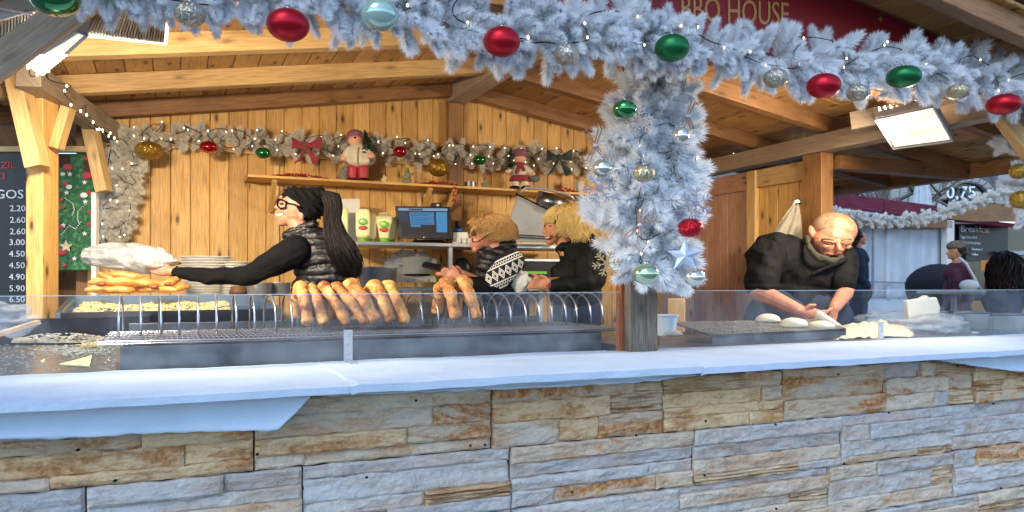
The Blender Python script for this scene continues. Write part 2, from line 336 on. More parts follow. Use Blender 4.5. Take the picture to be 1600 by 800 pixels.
def txt(body, name, mat, parent, origin, right, up, size, sx=1.0, ext=.002, align='LEFT', label=None):
    cu = bpy.data.curves.new(name, 'FONT'); cu.body = body; cu.size = size; cu.extrude = ext; cu.align_x = align; cu.resolution_u = 3
    t = bpy.data.objects.new('t', cu); COL.objects.link(t); dg = bpy.context.evaluated_depsgraph_get(); me = bpy.data.meshes.new_from_object(t.evaluated_get(dg)); bpy.data.objects.remove(t)
    r = V(right).normalized(); u = V(up).normalized(); n = r.cross(u)
    M = Matrix((r * sx, u, n)).transposed().to_4x4(); me.transform(M); me.materials.clear()
    return link(name, me, mat, parent, origin, label)
def polyface(mb, pts, t): return mb.prism(pts, t)
# ================================================================ SETTING
def structure(o): o['kind'] = 'structure'; return o
g = MB(); g.add([V((-250, -250, 0)), V((250, -250, 0)), V((250, 250, 0)), V((-250, 250, 0))], [(0, 1, 2, 3)]); structure(g.build('ground', GROUND))
g = MB(); g.sbox(-2.6, 4.6, -.3, 3.3, .2, .38); structure(g.build('stall_floor', FLOORM))
RA0, RB0 = .83, 3.17
# ================================================================ TIMBER STALL
stall = thing('market_stall', S(0, 0, 0), 'open fronted pine market stall with gable roof, boarded back wall and posts', 'market stall')
def board_wall(name, mat, f, t0, t1, wd, z0, ztop, th, inset=.004, maxn=99):
    n = max(1, round((t1 - t0) / wd)); d = (t1 - t0) / n
    for i in range(n):
        a, b_ = t0 + i * d + .0015, t0 + (i + 1) * d - .0015
        q = [f(a, z0), f(b_, z0), f(b_, ztop(b_)), f(a, ztop(a))]
        nrm = (q[1] - q[0]).cross(q[3] - q[0]).normalized()
        m = MB(); off = nrm * random.uniform(-.002, .002); m.slab([x + off for x in q], -nrm * th, .006); m.build(name, mat, stall, grain=(0, 0, 1))
board_wall('wall_board', PINE, lambda a, z: S(a, RB0, z), -2.22, 3.58, .148, .38, lambda a: ZR(a) + .02, .03)
m = MB(); m.sbox(-2.3, 3.7, RB0 + .035, RB0 + .06, .2, 1.6); m.add([S(-2.3, RB0 + .06, 1.6), S(3.7, RB0 + .06, 1.6), S(3.7, RB0 + .06, ZR(3.7)), S(RA0, RB0 + .06, ZR(RA0)), S(-2.3, RB0 + .06, ZR(-2.3))], [(0, 1, 2, 3, 4)]); m.build('outer_sheathing', BEAMD, stall)
# right hand side wall (receding), horizontal head board and door panel near its front end
AR = 3.58
def sidef(b, z): return S(AR, RB0 - b, z)
ztop_side = EYE + 1.16
board_wall('side_board', SIDEW, lambda t, z: S(AR, RB0 - t, z), 0.0, .88, .11, .38, lambda b: EYE + .92, .03)
m = MB(); m.slab([S(AR - .015, RB0, EYE + .92), S(AR - .015, RB0 - .88, EYE + .92), S(AR - .015, RB0 - .88, EYE + 1.1), S(AR - .015, RB0, EYE + 1.1)], E1 * .03); m.build('head_board', SIDEW, stall, grain=E2)
board_wall('door_board', PINE, lambda t, z: S(AR + .02, RB0 - t, z), .98, 1.62, .125, .38, lambda b: EYE + .93, .03)
for (t0, t1, z0, z1, dx) in ((.86, .98, .38, EYE + 1.1, -.03), (1.62, 1.84, .38, EYE + 1.14, -.06)):
    m = MB(); m.sbox(AR + dx, AR + .08, RB0 - t1, RB0 - t0, z0, z1); m.build('side_post', BEAM if dx > -.05 else BEAMD, stall, grain=(0, 0, 1), bevel=.005)
m = MB(); m.sbox(AR - .01, AR + .05, RB0 - 1.62, RB0 - .98, EYE + .93, EYE + 1.1); m.build('door_head', BEAM, stall, grain=E2, bevel=.004)
# plates
m = MB(); m.sbox(AR - .06, AR + .1, -.2, RB0 - .01, EYE + 1.145, EYE + 1.3); m.build('plate_beam', BEAMG, stall, grain=E2, bevel=.006)
m = MB(); m.beam(P(44, 118, YB(44, 1.62)), PB(182, 212, 3.12), .14, .13); m.build('plate_beam', BEAMG, stall, grain=(PB(182, 212, 3.12) - P(44, 118, YB(44, 1.62))), bevel=.006)
# ridge beam
m = MB(); m.sbox(RA0 - .09, RA0 + .09, -.8, RB0 - .005, ZR(RA0) - .17, ZR(RA0) - .01); m.build('ridge_beam', BEAMG, stall, grain=E2, bevel=.006)
m = MB(); m.sbox(RA0 - .1, RA0 + .03, RB0 - .09, RB0 - .012, .38, ZR(RA0) - .18); m.build('king_post', BEAMD, stall, grain=(0, 0, 1), bevel=.005)
# rafters; paler wood left of the ridge paints in the lamplight there
for b in (-.76, -.3, .42, 1.32, 2.22, 3.06):
    for sgn, aend in ((-1, -3.0), (1, 5.35)):
        p0 = S(RA0 + sgn * .095, b, ZR(RA0) - .07); p1 = S(aend, b, ZR(aend) - .07)
        m = MB(); m.beam(p0, p1, .1, .125); m.build('rafter', BEAM if sgn < 0 and b < 3 else BEAMD, stall, grain=(p1 - p0), bevel=.005)
# ceiling boards run from front to back
for sgn, aend in ((-1, -3.1), (1, 5.45)):
    n = round(abs(aend - RA0) / .17); d = (aend - RA0) / n
    for i in range(n):
        a0, a1 = RA0 + d * i, RA0 + d * (i + 1)
        for (b0, b1) in ((-.86, .99), (.994, 3.35)):
            lo, hi = (a0, a1) if a0 < a1 else (a1, a0)
            q = [S(lo + .002, b1 - .001, ZR(lo)), S(hi - .002, b1 - .001, ZR(hi)), S(hi - .002, b0 + .001, ZR(hi)), S(lo + .002, b0 + .001, ZR(lo))]
            m = MB(); m.slab(q, V((0, 0, .02)), .006); m.build('ceiling_board', PINE_R, stall, grain=E2)
m = MB()
for sgn, aend in ((-1, -3.15), (1, 5.5)):
    q = [S(RA0, -.88, ZR(RA0) + .03), S(aend, -.88, ZR(aend) + .03), S(aend, 3.4, ZR(aend) + .03), S(RA0, 3.4, ZR(RA0) + .03)]
    m.hexa(q + [x + V((0, 0, .05)) for x in q])
m.build('roof_sky_blocker', BROWNB, stall)  # unseen slab over the boards, added to block the sky
# eave board at the far right, end of the overhang
m = MB(); m.sbox(5.36, 5.46, -.86, 3.35, ZR(5.4) - .14, ZR(5.4) - .005); m.build('eave_board', BEAMD, stall, grain=E2)
m = MB(); m.sbox(AR + .11, 5.34, 1.28, 1.4, EYE + 1.0, EYE + 1.12); m.build('outrigger', BEAMD, stall, grain=E1)
# front lintel and posts
m = MB(); m.sbox(-2.5, 4.6, -.06, .06, EYE + 1.3, EYE + 1.42); m.build('lintel_beam', BEAMD, stall, grain=E1, bevel=.005)
cpx = ab(PB(1012, 500, -.02))[0]; cpz = PB(1012, 549, -.03).z
m = MB(); q0 = ab(PB(985, 500, -.08))[0]; q1 = ab(PB(1028, 500, -.08))[0]
m.sbox(q0, q1, -.08, .07, cpz, EYE + 1.3); m.build('centre_post', WEATHER, stall, grain=(0, 0, 1), bevel=.004)
m = MB(); m.sbox(ab(PB(971, 500, -.02))[0], ab(PB(983, 500, -.02))[0], -.02, .04, cpz, EYE + 1.3); m.build('post_batten', REDWOOD, stall, grain=(0, 0, 1), bevel=.003)
# left post: two timbers side by side, standing back from the front, with braces
p0 = P(40, 138, 4.75); p1 = P(67, 490, 4.75)
m = MB(); m.hexa([V((p0.x, 4.75, p1.z - .15)), V((p1.x, 4.75, p1.z - .15)), V((p1.x, 4.918, p1.z - .15)), V((p0.x, 4.918, p1.z - .15)), V((p0.x, 4.75, p0.z)), V((p1.x, 4.75, p0.z)), V((p1.x, 4.918, p0.z)), V((p0.x, 4.918, p0.z))])
m.build('corner_post', PINE, stall, grain=(0, 0, 1), bevel=.006)
m = MB(); m.beam(P(26, 118, 4.66), P(59, 262, 4.66), .1, .11, up=V((0, 1, 0))); m.build('knee_brace', BEAM, stall, grain=V((.2, 0, -1)), bevel=.005)
m = MB(); m.beam(P(107, 168, 4.8), P(88, 232, 4.8), .06, .08, up=V((0, 1, 0))); m.build('knee_brace', BEAM, stall, grain=V((.2, 0, 1)), bevel=.005)
m = MB(); m.beam(P(141, 200, 5.6), P(163, 300, 5.6), .085, .1, up=V((0, 1, 0))); m.build('knee_brace', BEAM, stall, grain=V((.2, 0, -1)), bevel=.005)
m = MB(); m.beam(P(-30, 118, 2.95), P(165, -22, 3.05), .11, .12, up=V((0, 1, .6))); m.build('front_brace', BEAMG, stall, grain=P(165, -22, 3.1) - P(-30, 118, 3.05), bevel=.006)
m = MB(); m.beam(P(1535, 140, 5.35), P(1625, 262, 5.35), .09, .1, up=V((0, 1, 0))); m.build('front_brace', BEAM, stall, grain=P(1625, 262, 5.35) - P(1535, 140, 5.35), bevel=.005)
m = MB(); a = ab(PB(1640, 300, 0))[0]; m.sbox(a - .07, a + .07, -.07, .07, .9, EYE + 1.3); m.build('corner_post', BEAM, stall, grain=(0, 0, 1), bevel=.005)
m = MB(); m.beam(P(1330, 190, 6.1), P(1530, 150, 5.6), .07, .14); m.build('tie_beam', BEAMG, stall, grain=E1, bevel=.005)
# rail on back wall behind the garland
m = MB(); m.sbox(-2.1, 3.4, RB0 - .045, RB0 - .004, PB(600, 250, RB0).z - .03, PB(600, 250, RB0).z + .1); m.build('wall_rail', BEAM, stall, grain=E1, bevel=.004)
for (x, w_) in ((432, .04), (655, .04)):
    p = PB(x, 300, RB0 - .02); a = ab(p)[0]; m = MB(); m.sbox(a - w_ / 2, a + w_ / 2, RB0 - .03, RB0 - .004, .38, PB(x, 255, RB0).z); m.build('wall_batten', BEAM, stall, grain=(0, 0, 1), bevel=.003)
# ================================================================ RED SIGN
SB = -.36
sg = thing('stall_sign', PB(1200, 60, SB), 'dark red fabric sign board with gold lettering above the white garland', 'sign')
aL = ab(PB(838, 20, SB))[0]; aR = ab(PB(1575, 90, SB))[0]
def signpt(a, z): return S(a, SB, z)
zb = EYE + 1.22
poly = [signpt(aL, zb), signpt(aR, zb), signpt(aR, ZR(aR) - .02), signpt((aL + aR) / 2, ZR((aL + aR) / 2) - .02), signpt(RA0 + .1, ZR(RA0 + .1) - .02), signpt(aL, ZR(aL) - .02)]
m = MB(); m.prism(poly, E2 * .02); m.build('panel', plain('dark_red_banner', '86101f', .6, var=.08, vs=3, bs=300, bst=.1), sg)
p = PB(1062, 31, SB - .004); txt('BBQ HOUSE', 'lettering', GOLDP, sg, p, PB(1215, 38, SB) - PB(1062, 30, SB), (0, 0, 1), .185, sx=.74, ext=.002)
p = PB(858, 3, SB - .004); txt('TRADITIONAL', 'lettering', GOLDP, sg, p + V((0, 0, .02)), PB(1215, 38, SB) - PB(1062, 30, SB), (0, 0, 1), .12, sx=.9, ext=.002) if False else None
for (x, y) in ((1376, 30), (935, 2)):
    c = PB(x, y, SB - .004); r = .022; pts = []
    for k in range(8): rr = r if k % 2 == 0 else r * .3; t = k * math.pi / 4; pts.append(c + E1 * rr * math.sin(t) + V((0, 0, rr * math.cos(t))))
    m = MB(); m.prism(pts, E2 * .002); m.build('printed_star', GOLDP, sg)
# ================================================================ STONE CLADDING
WB = -.66; zl = EYE - .375
stn = thing('stone_clad_counter', S(0, WB, 0), 'counter front clad in long split stone slabs, grey with rusty streaks', 'stone wall')
m = MB(); m.sbox(-2.6, 4.9, WB, WB + .12, 0, zl - .05); m.build('backing', MORTAR, stn)
def stone(a0, a1, z0, z1, d, mt):
    nu = max(5, min(60, int((a1 - a0) / .013))); nv = max(3, min(9, int((z1 - z0) / .008))); sd_ = random.uniform(0, 90); rag = .007; tl = random.uniform(-.008, .012)
    def f(i, j):
        a = a0 + (a1 - a0) * i; z = z0 + (z1 - z0) * j
        n1 = noise.fractal(V((a * 9 + sd_, z * 24, sd_)), 1, 2, 5); n2 = 1 - abs(noise.noise(V((a * 5 + z * 7, z * 16 - a * 2, sd_)))) * 2
        h = n1 * .007 + n2 * .005 + noise.noise(V((a * 40, z * 60, sd_))) * .0025
        if mt is STONES[4]: h += .006 * math.sin(z * 420 + 5 * noise.noise(V((a * 5, sd_, 0))))
        if 0 < i < 1 and j in (0, 1): z += noise.noise(V((a * 12 + sd_, j * 3, 0))) * rag
        e = .007 if (i in (0, 1) or j in (0, 1)) else 0
        return S(a, WB - d - h - tl * (j - .5) + e, z)
    m = MB(); m.grid(f, nu, nv); k = nu + 1; r0 = [m.v[i] for i in range(k)]; rt = [m.v[nv * k + i] for i in range(k)]
    n = len(m.v)
    loop = [i for i in range(k)] + [j * k + nu for j in range(1, nv + 1)] + [nv * k + i for i in range(nu - 1, -1, -1)] + [j * k for j in range(nv - 1, 0, -1)]
    bk = []
    for i in loop:
        aa, bb = ab(m.v[i]); bk.append(S(aa, WB + .01, m.v[i].z))
    m.v += bk; L = len(loop)
    for q in range(L): m.f.append((loop[(q + 1) % L], loop[q], n + q, n + (q + 1) % L))
    m.build('stone', mt, stn, smooth=False)
ctop = zl - .058; ch = .262; jo = [.33, -.12, .58, .1, .42]; NST = 0
for r in range(4):
    z1 = ctop - r * ch; z0 = z1 - ch
    if z0 < .3 and r > 2: z0 = z1 - ch
    a = -2.5 + jo[r] * .9
    while a < 4.3:
        wd = random.choice((.72, .86, .95)) if a < 2.5 else .95; aend = a + wd
        # rows of one cladding panel
        hs = [random.uniform(.6, 1.6) for _ in range(random.choice((3, 4, 4, 5)))]; sm = sum(hs); z = z1 - .002
        for h in hs:
            hh = (ch - .006) * h / sm; zz = z - hh; x = a + .003; cuts = sorted(random.uniform(.15, .85) for _ in range(random.choice((0, 0, 1, 1, 2))))
            cuts = [c for i, c in enumerate(cuts) if i == 0 or c - cuts[i - 1] > .14]
            for c in cuts + [1.0]:
                x1 = a + .003 + (wd - .006) * c
                if z1 > .36 and NST < 298:
                    t = random.random(); top = r == 0
                    if top: mt = STONES[2] if t < .25 else STONES[5] if t < .5 else STONES[3] if t < .72 else STONES[0] if t < .86 else STONES[4]
                    else: mt = STONES[0] if t < .3 else STONES[1] if t < .56 else STONES[2] if t < .74 else STONES[3] if t < .9 else STONES[4]
                    stone(x + .0005, x1 - .0005, zz - .001, z + .001, random.uniform(.008, .034), mt); NST += 1
                x = x1
            z = zz
        a = aend
# screw heads / holes in the cladding
for (x, y) in ((650, 626), (735, 696), (758, 695), (573, 746), (180, 751), (994, 680), (894, 769), (1103, 658), (1101, 743), (1212, 663), (1389, 645), (1488, 704), (1319, 724), (1552, 631), (1310, 585), (1496, 572), (1564, 763), (1213, 795), (122, 703), (402, 710)):
    p = PB(x, y, WB - .045); m = MB(); m.ell(p, .006, .012, .005, 8, 5); m.build('screw_hole', BLACK, stn)
# ================================================================ LEDGE
led = thing('serving_ledge', S(0, -.4, zl), 'white fleece covered serving ledge along the front of the stall', 'ledge')
LB = -.84
def ledge_top(a0, a1, b0, b1, z, name, th, seed=0):
    m = MB(); nu = max(6, int((a1 - a0) / .03)); nv = 24
    def f(i, j):
        a = a0 + (a1 - a0) * i; b = b0 + (b1 - b0) * j; zz = z + noise.noise(V((a * 2.5 + seed, b * 5, 0))) * .004 + noise.noise(V((a * 9 + seed, b * 16, 0))) * .0022
        if j == 0: zz -= .004
        if i == 0: zz -= .007
        return S(a, b, zz)
    m.grid(f, nu, nv); k = nu + 1; n = len(m.v); fr = [m.v[i] for i in range(k)]; m.v += [x - V((0, 0, th)) + noise.noise_vector(x * 9) * .002 for x in fr]
    m.f += [(i + 1, i, n + i, n + i + 1) for i in range(nu)]
    n2 = len(m.v); m.v += [x + E2 * (b1 - b0) - V((0, 0, th)) for x in fr]; m.f += [(n + i, n2 + i, n2 + i + 1, n + i + 1) for i in range(nu)]
    return m.build(name, WHITE, led)
aa = ab(PB(553, 603, LB))[0]; a2 = ab(PB(1098, 582, LB))[0]
ledge_top(-2.7, aa, LB, .02, zl + .002, 'fleece_cover', .026, 1); ledge_top(aa - .012, a2, LB - .006, .02, zl + .006, 'fleece_cover', .03, 5); ledge_top(a2 - .01, 5.2, LB, .02, zl + .002, 'fleece_cover', .03, 9)
m = MB(); m.sbox(-2.6, 5.0, LB + .22, -.2, zl - .055, zl - .043); m.build('shelf_plank', BEAM, led, grain=E1)
# hanging cloth left, and the thin strip of cloth right of it
def hang(pts_top, pts_bot, b, name, lab, cat, amp=.01):
    top = [PB(x, y, b) for x, y in pts_top]; bot = [PB(x, y, b) for x, y in pts_bot]
    def along(L, t):
        t = t * (len(L) - 1); i = min(int(t), len(L) - 2); return L[i].lerp(L[i + 1], t - i)
    def f(i, j):
        p = along(top, i).lerp(along(bot, i), j); a, b_ = ab(p)
        return p + E2 * (noise.noise(V((a * 2.2, j * 1.2, 3))) * amp * j - .012 * j + math.sin(j * 3) * .008 + noise.noise(V((a * 9, j * 3, 5))) * .009 * j + noise.noise(V((a * 28, j * 9, 8))) * .0025) + V((0, 0, noise.noise(V((a * 18, 7, j))) * .006 if j == 1 else 0))
    m = MB(); m.grid(f, 70, 10); o = m.build(name, CLOTH, None, smooth=True, solid=.003); return tag(o, lab, cat)
hang([(-60, 640), (100, 634), (250, 627), (400, 621), (486, 617)], [(-60, 686), (100, 684), (260, 676), (435, 671), (486, 618)], -.755, 'hanging_cloth', 'white cloth flap hanging below the ledge at the left end', 'cloth', .012)
hang([(484, 610), (650, 602), (850, 592), (1000, 585), (1172, 574)], [(484, 619), (650, 613), (850, 605), (1000, 597), (1172, 576)], -.76, 'hanging_cloth', 'narrow strip of white cloth drooping under the middle of the ledge', 'cloth', .006)
hang([(1455, 560), (1550, 556), (1680, 549)], [(1455, 562), (1550, 576), (1680, 590)], -.76, 'hanging_cloth', 'corner of white cloth hanging under the ledge at the right end', 'cloth', .006)
# ================================================================ GUARDS
EDGEM = plain('acrylic_edge_highlight', 'b9c6d2', .3, bst=0)  # pale colour stands in for the bright highlight along the pane's top
def guard(x0, x1, yt0, yt1, lab, b=.0):
    p = [PB(x0, 460, b), PB(x1, 460, b)]; a0, a1 = ab(p[0])[0], ab(p[1])[0]; m = MB(); zt0 = PB(x0, yt0, b).z; zt1 = PB(x1, yt1, b).z
    m.hexa([S(a0, b - .003, zl + .006), S(a1, b - .003, zl + .006), S(a1, b + .003, zl + .006), S(a0, b + .003, zl + .006), S(a0, b - .003, zt0), S(a1, b - .003, zt1), S(a1, b + .003, zt1), S(a0, b + .003, zt0)])
    o = m.build('glass_guard', GLASS); tag(o, lab, 'glass guard')
    m = MB(); m.hexa([S(a0, b - .0035, zt0 + .0005), S(a1, b - .0035, zt1 + .0005), S(a1, b + .0035, zt1 + .0005), S(a0, b + .0035, zt0 + .0005), S(a0, b - .0035, zt0 + .0035), S(a1, b - .0035, zt1 + .0035), S(a1, b + .0035, zt1 + .0035), S(a0, b + .0035, zt0 + .0035)]); m.build('edge_highlight', EDGEM, o); return o
guard(-60, 969, 464, 457, 'clear splash guard pane left of the centre post, in front of the wire rack')
guard(1030, 1700, 455, 453, 'clear splash guard pane right of the centre post, in front of the dough')
def bracket(x, yt, yb, foot, lab):
    t = thing('angle_bracket', PB(x, yb, -.01), lab, 'bracket'); p = PB(x, yt, -.012); a = ab(p)[0]; z1 = p.z; z0 = zl + .012
    m = MB(); m.sbox(a - .021, a + .021, -.014, -.008, z0, z1); m.build('upright', STEELL, t, bevel=.001)
    m = MB(); c = S(a, -.014, z0); f = foot; m.hexa([c - E1 * .02 + V((0, 0, -.003)), c + E1 * .02 + V((0, 0, -.003)), c + E1 * .02 + f + V((0, 0, -.003)), c - E1 * .02 + f + V((0, 0, -.003)), c - E1 * .02, c + E1 * .02, c + E1 * .02 + f, c - E1 * .02 + f]); m.build('foot', STEELL, t)
    for k in range(3): m = MB(); m.ell(S(a, -.016, z0 + (z1 - z0) * (.2 + .3 * k)), .006, .004, .006, 8, 5); m.build('screw', WIRE, t)
bracket(544, 515, 568, E2 * -.13 + E1 * -.0, 'perforated steel angle bracket holding the left guard pane')
bracket(1377, 503, 535, E2 * -.05 + E1 * .16, 'short dark steel angle bracket holding the right guard pane')
# ================================================================ LIT FLOODLIGHTS
def area(p, tgt, sx, sy, W, parent=None):
    l = bpy.data.lights.new('lamp_light', 'AREA'); l.shape = 'RECTANGLE'; l.size = sx; l.size_y = sy; l.energy = W; l.color = (1, .82, .6)
    o = bpy.data.objects.new('lamp_light', l); COL.objects.link(o); o.location = p; o.rotation_euler = (tgt - p).to_track_quat('-Z', 'Y').to_euler(); return o
def floodlight(q, lab, th=.05, W=1.0, tgt=None, housing=STEELP):
    c = sum(q, V()) / 4; t = thing('floodlight', c, lab, 'floodlight', 'floodlights under the stall roof'); n = (q[1] - q[0]).cross(q[3] - q[0]).normalized()
    if n.z > 0: n = -n
    m = MB(); k = [c + (x - c) * 1.05 for x in q]; m.hexa([x - n * th for x in k] + [x - n * .004 for x in k]); m.build('housing', housing, t, recalc=True)
    m = MB(); m.hexa([c + (x - c) * .96 - n * .003 for x in q] + [c + (x - c) * .96 + n * .004 for x in q]); m.build('lamp_face', LAMPF, t, recalc=True)
    m = MB(); m.tube([k[0] + n * .006, k[1] + n * .006, k[2] + n * .006, k[3] + n * .006, k[0] + n * .006], .008, 5); m.build('rim', STEELP, t)
    fl = MB()
    for i in range(10):
        u = (i + .5) / 10; a = k[0].lerp(k[1], u) - n * (th + .015); b = k[3].lerp(k[2], u) - n * (th + .015); fl.beam(a, b, .004, .03)
    fl.build('cooling_fins', housing, t)
    m = MB(); m.tube([c - n * th, c - n * (th + .16)], .012, 6); m.build('hanger', STEELP, t)
    if tgt is not None: area(c + n * .03, tgt, (q[1] - q[0]).length * .85, (q[3] - q[0]).length * .85, LAMP_W * W, t)
    return t
zr = EYE + 1.14
floodlight([PH(1370, 186, zr), PH(1457, 167, zr), PH(1486, 218, zr - .09), PH(1397, 230, zr - .09)], 'lit square floodlight hanging above the dough maker on the right', W=.95, tgt=S(1.4, 1.6, 1.0))
zr = EYE + 1.06
floodlight([PH(45, 98, zr), PH(121, 49, zr), PH(134, 54, zr - .02), PH(69, 113, zr - .02)], 'lit floodlight beside the grey brace at the upper left corner, seen edge on', W=1.05, tgt=S(.2, 2.6, .9))

def finned(poly, n, lab, th=.07, d=V((0, 0, 1)), mat=STEELD):
    """louvred back of a heater: tray frame and many fins between the two long edges poly[0]-poly[1] and poly[3]-poly[2]"""
    t = thing('radiant_heater', sum(poly, V()) / 4, lab, 'heater', 'finned heaters in the upper left corner')
    for i in range(n):
        u = (i + .5) / n; a, b = poly[0].lerp(poly[1], u), poly[3].lerp(poly[2], u); m = MB(); m.beam(a, b, .006, th * .8); m.build('fin', mat, t)
    for i in range(4): a, b = poly[i], poly[(i + 1) % 4]; m = MB(); m.beam(a, b, .018, th); m.build('frame_bar', STEELP, t, bevel=.002)
    return t
zf = EYE + 1.13
finned([PB(119, 44, .45), PB(259, 60, .62), PB(264, 4, .2), PB(150, -14, .1)], 30, 'grey finned heater panel with pale rim behind the left end of the top garland')
h2 = finned([PB(-30, 66, .5), PB(50, 30, .55), PB(52, 4, .3), PB(-30, 26, .25)], 16, 'second finned heater panel cut off at the upper left edge of the photo', mat=STEELP)
m = MB(); m.beam(PB(-20, 10, .2), PB(48, 22, .3), .008, .045, up=V((0, 1, .2))); m.build('mounting_strap', STEELP, h2, bevel=.002); m = MB(); m.ell(PB(42, 19, .28), .012, .008, .012, 10, 6); m.build('strap_bolt', WIRE, h2)
# ================================================================ FIG: local frame in photo pixels at a real distance
class Fig:
    def __init__(s, px, py, Y): s.px, s.py, s.Y, s.s = px, py, Y, Y / FP; s.o = P(px, py, Y)
    def pt(s, x, y, d=0): return P(x, y, s.Y + d * s.s)
    def ell(s, m, x, y, d, rx, ry, rd, rot=0, seg=16, ring=10, fn=None):
        R = Matrix.Rotation(math.radians(rot), 3, 'Y'); return m.ell(s.pt(x, y, d), rx * s.s, rd * s.s, ry * s.s, seg, ring, R, fn)
    def cap(s, m, x1, y1, d1, r1, x2, y2, d2, r2, n=12):
        p, q = s.pt(x1, y1, d1), s.pt(x2, y2, d2); r1 *= s.s; r2 *= s.s; ax = (q - p).normalized(); pts = []; rs = []
        for k in range(5): t = math.pi / 2 * (k / 4); pts.append(p - ax * r1 * math.cos(t)); rs.append(max(1e-4, r1 * math.sin(t)))
        for k in range(5): t = math.pi / 2 * (k / 4); pts.append(q + ax * r2 * math.sin(t)); rs.append(max(1e-4, r2 * math.cos(t)))
        return m.tube(pts, rs, n)
    def tube(s, m, pts, r, n=6):
        return m.tube([s.pt(*p) for p in pts], [x * s.s for x in r] if isinstance(r, (list, tuple)) else r * s.s, n)
def remesh(m, name, mat, parent, vox, smooth=4, disp=None, label=None, shade=True):
    me, c = m.mesh('tmp'); o = bpy.data.objects.new('tmp', me); COL.objects.link(o)
    r = o.modifiers.new('r', 'REMESH'); r.mode = 'VOXEL'; r.voxel_size = vox
    if smooth: sm = o.modifiers.new('s', 'SMOOTH'); sm.factor = .5; sm.iterations = smooth
    dg = bpy.context.evaluated_depsgraph_get(); me2 = bpy.data.meshes.new_from_object(o.evaluated_get(dg)); bpy.data.objects.remove(o); me2.name = name
    if disp:
        nn = [v.normal.copy() for v in me2.vertices]
        for v, n_ in zip(me2.vertices, nn): v.co = v.co + n_ * disp(v.co + c, n_)
    for p in me2.polygons: p.use_smooth = shade
    me2.materials.clear(); return link(name, me2, mat, parent, c, label)
# ================================================================ GARLANDS
def branch_mesh(name, L, nn, nl, nw, spread, mat, curve=.0):
    m = MB(); 
    for i in range(nn):
        t = random.random() ** .8; ph = random.uniform(0, 2 * math.pi); base = V((L * t, 0, -curve * t * t)); an = spread * (1 - .75 * t ** 6) * random.uniform(.7, 1.15)
        d = V((math.cos(an), math.sin(an) * math.cos(ph), math.sin(an) * math.sin(ph))); l = nl * random.uniform(.7, 1.1) * (.75 if t < .1 else 1)
        sd_ = d.cross(V((random.gauss(0, 1), random.gauss(0, 1), random.gauss(0, 1)))).normalized() * nw / 2
        m.add([base - sd_, base + sd_, base + d * l + sd_ * .5], [(0, 1, 2)])
    m.tube([V((0, 0, 0)), V((L * .5, 0, -curve * .25)), V((L * .97, 0, -curve))], .0022, 4)
    me = bpy.data.meshes.new(name); me.from_pydata([tuple(x) for x in m.v], [], m.f); me.materials.append(mat); return me
BR = [branch_mesh('branch', .15, 900, .05, .0046, 1.12, NEEDLE, .02) for _ in range(4)]
BRS = [branch_mesh('branch', .075, 420, .034, .0042, 1.15, NEEDLEW, .01) for _ in range(3)]
def put_branch(me, p, d, sc_, parent, roll=None):
    o = bpy.data.objects.new('branch', me); COL.objects.link(o); o.parent = parent; o.location = p - wl(parent)
    q = d.to_track_quat('X', 'Z'); q = q @ Euler((random.uniform(0, 6.28) if roll is None else roll, 0, 0)).to_quaternion()
    o.rotation_mode = 'QUATERNION'; o.rotation_quaternion = q; o.scale = (sc_, sc_, sc_ ); return o
def path_at(pts, t):
    x = t * (len(pts) - 1); i = min(int(x), len(pts) - 2); f = x - i; return pts[i][0].lerp(pts[i + 1][0], f), pts[i][1] * (1 - f) + pts[i + 1][1] * f, (pts[i + 1][0] - pts[i][0]).normalized()
def resample(pts, n=60):
    Ls = [0]
    for i in range(1, len(pts)): Ls.append(Ls[-1] + (pts[i][0] - pts[i - 1][0]).length)
    out = []
    for k in range(n + 1):
        s_ = Ls[-1] * k / n; i = max(0, min(len(pts) - 2, sum(1 for x in Ls if x <= s_) - 1)); f = (s_ - Ls[i]) / (Ls[i + 1] - Ls[i]); out.append((pts[i][0].lerp(pts[i + 1][0], f), pts[i][1] * (1 - f) + pts[i + 1][1] * f))
    return out
def garland(pix, b, n, meshes, brl, lab, front=.62, tang=.75, droop=.15, stem_r=.012, grp='white garlands on the stall', name='garland', rmin=.35, rmax=1.0, depthf=.9):
    pts = resample([(PB(x, y, b) if not isinstance(b, (list,)) else PB(x, y, b[i]), r * YB(x, b if not isinstance(b, list) else b[i]) / FP) for i, (x, y, r) in enumerate(pix)])
    g = thing(name, pts[len(pts) // 2][0], lab, 'garland', grp)
    m = MB(); m.tube([p for p, r in pts], stem_r, 6); m.build('wire_core', STEM, g)
    view = -E2
    for k in range(n):
        p, R, tg = path_at(pts, (k + random.random()) / n); u = view.cross(tg).normalized(); ph = random.gauss(0, 1.15) if random.random() < front + .2 else random.uniform(-math.pi, math.pi)
        rad = view * math.cos(ph) * depthf + u * math.sin(ph); d = rad + tg * random.uniform(-tang, tang) + V((0, 0, -droop)); d.normalize()
        sc_ = R / (brl + .03) * random.uniform(.8, 1.08); put_branch(random.choice(meshes), p + rad * R * random.uniform(0, .22), d, sc_, g)
    return g, pts
_, gp1 = None, None
TOPL = [(118, -24, 58), (250, -12, 56), (400, 0, 58), (520, 6, 62), (600, 20, 64), (690, 38, 68), (850, 52, 64), (980, 60, 60), (1060, 70, 52)]; TOPR = [(960, 62, 62), (1060, 72, 52), (1130, 84, 48), (1190, 90, 52), (1260, 96, 58), (1400, 110, 56), (1520, 124, 50), (1670, 142, 46)]
g1, gpa = garland(TOPL, -.5, 295, BR, .15, 'thick white tinsel garland across the top front, left of the column', tang=.6, front=.7)
g1b, gpb = garland(TOPR, -.5, 295, BR, .15, 'thick white tinsel garland across the top front, right of the column', tang=.6, front=.7)
gp1 = resample([p for p in gpa[:-4]] + [p for p in gpb[4:]])
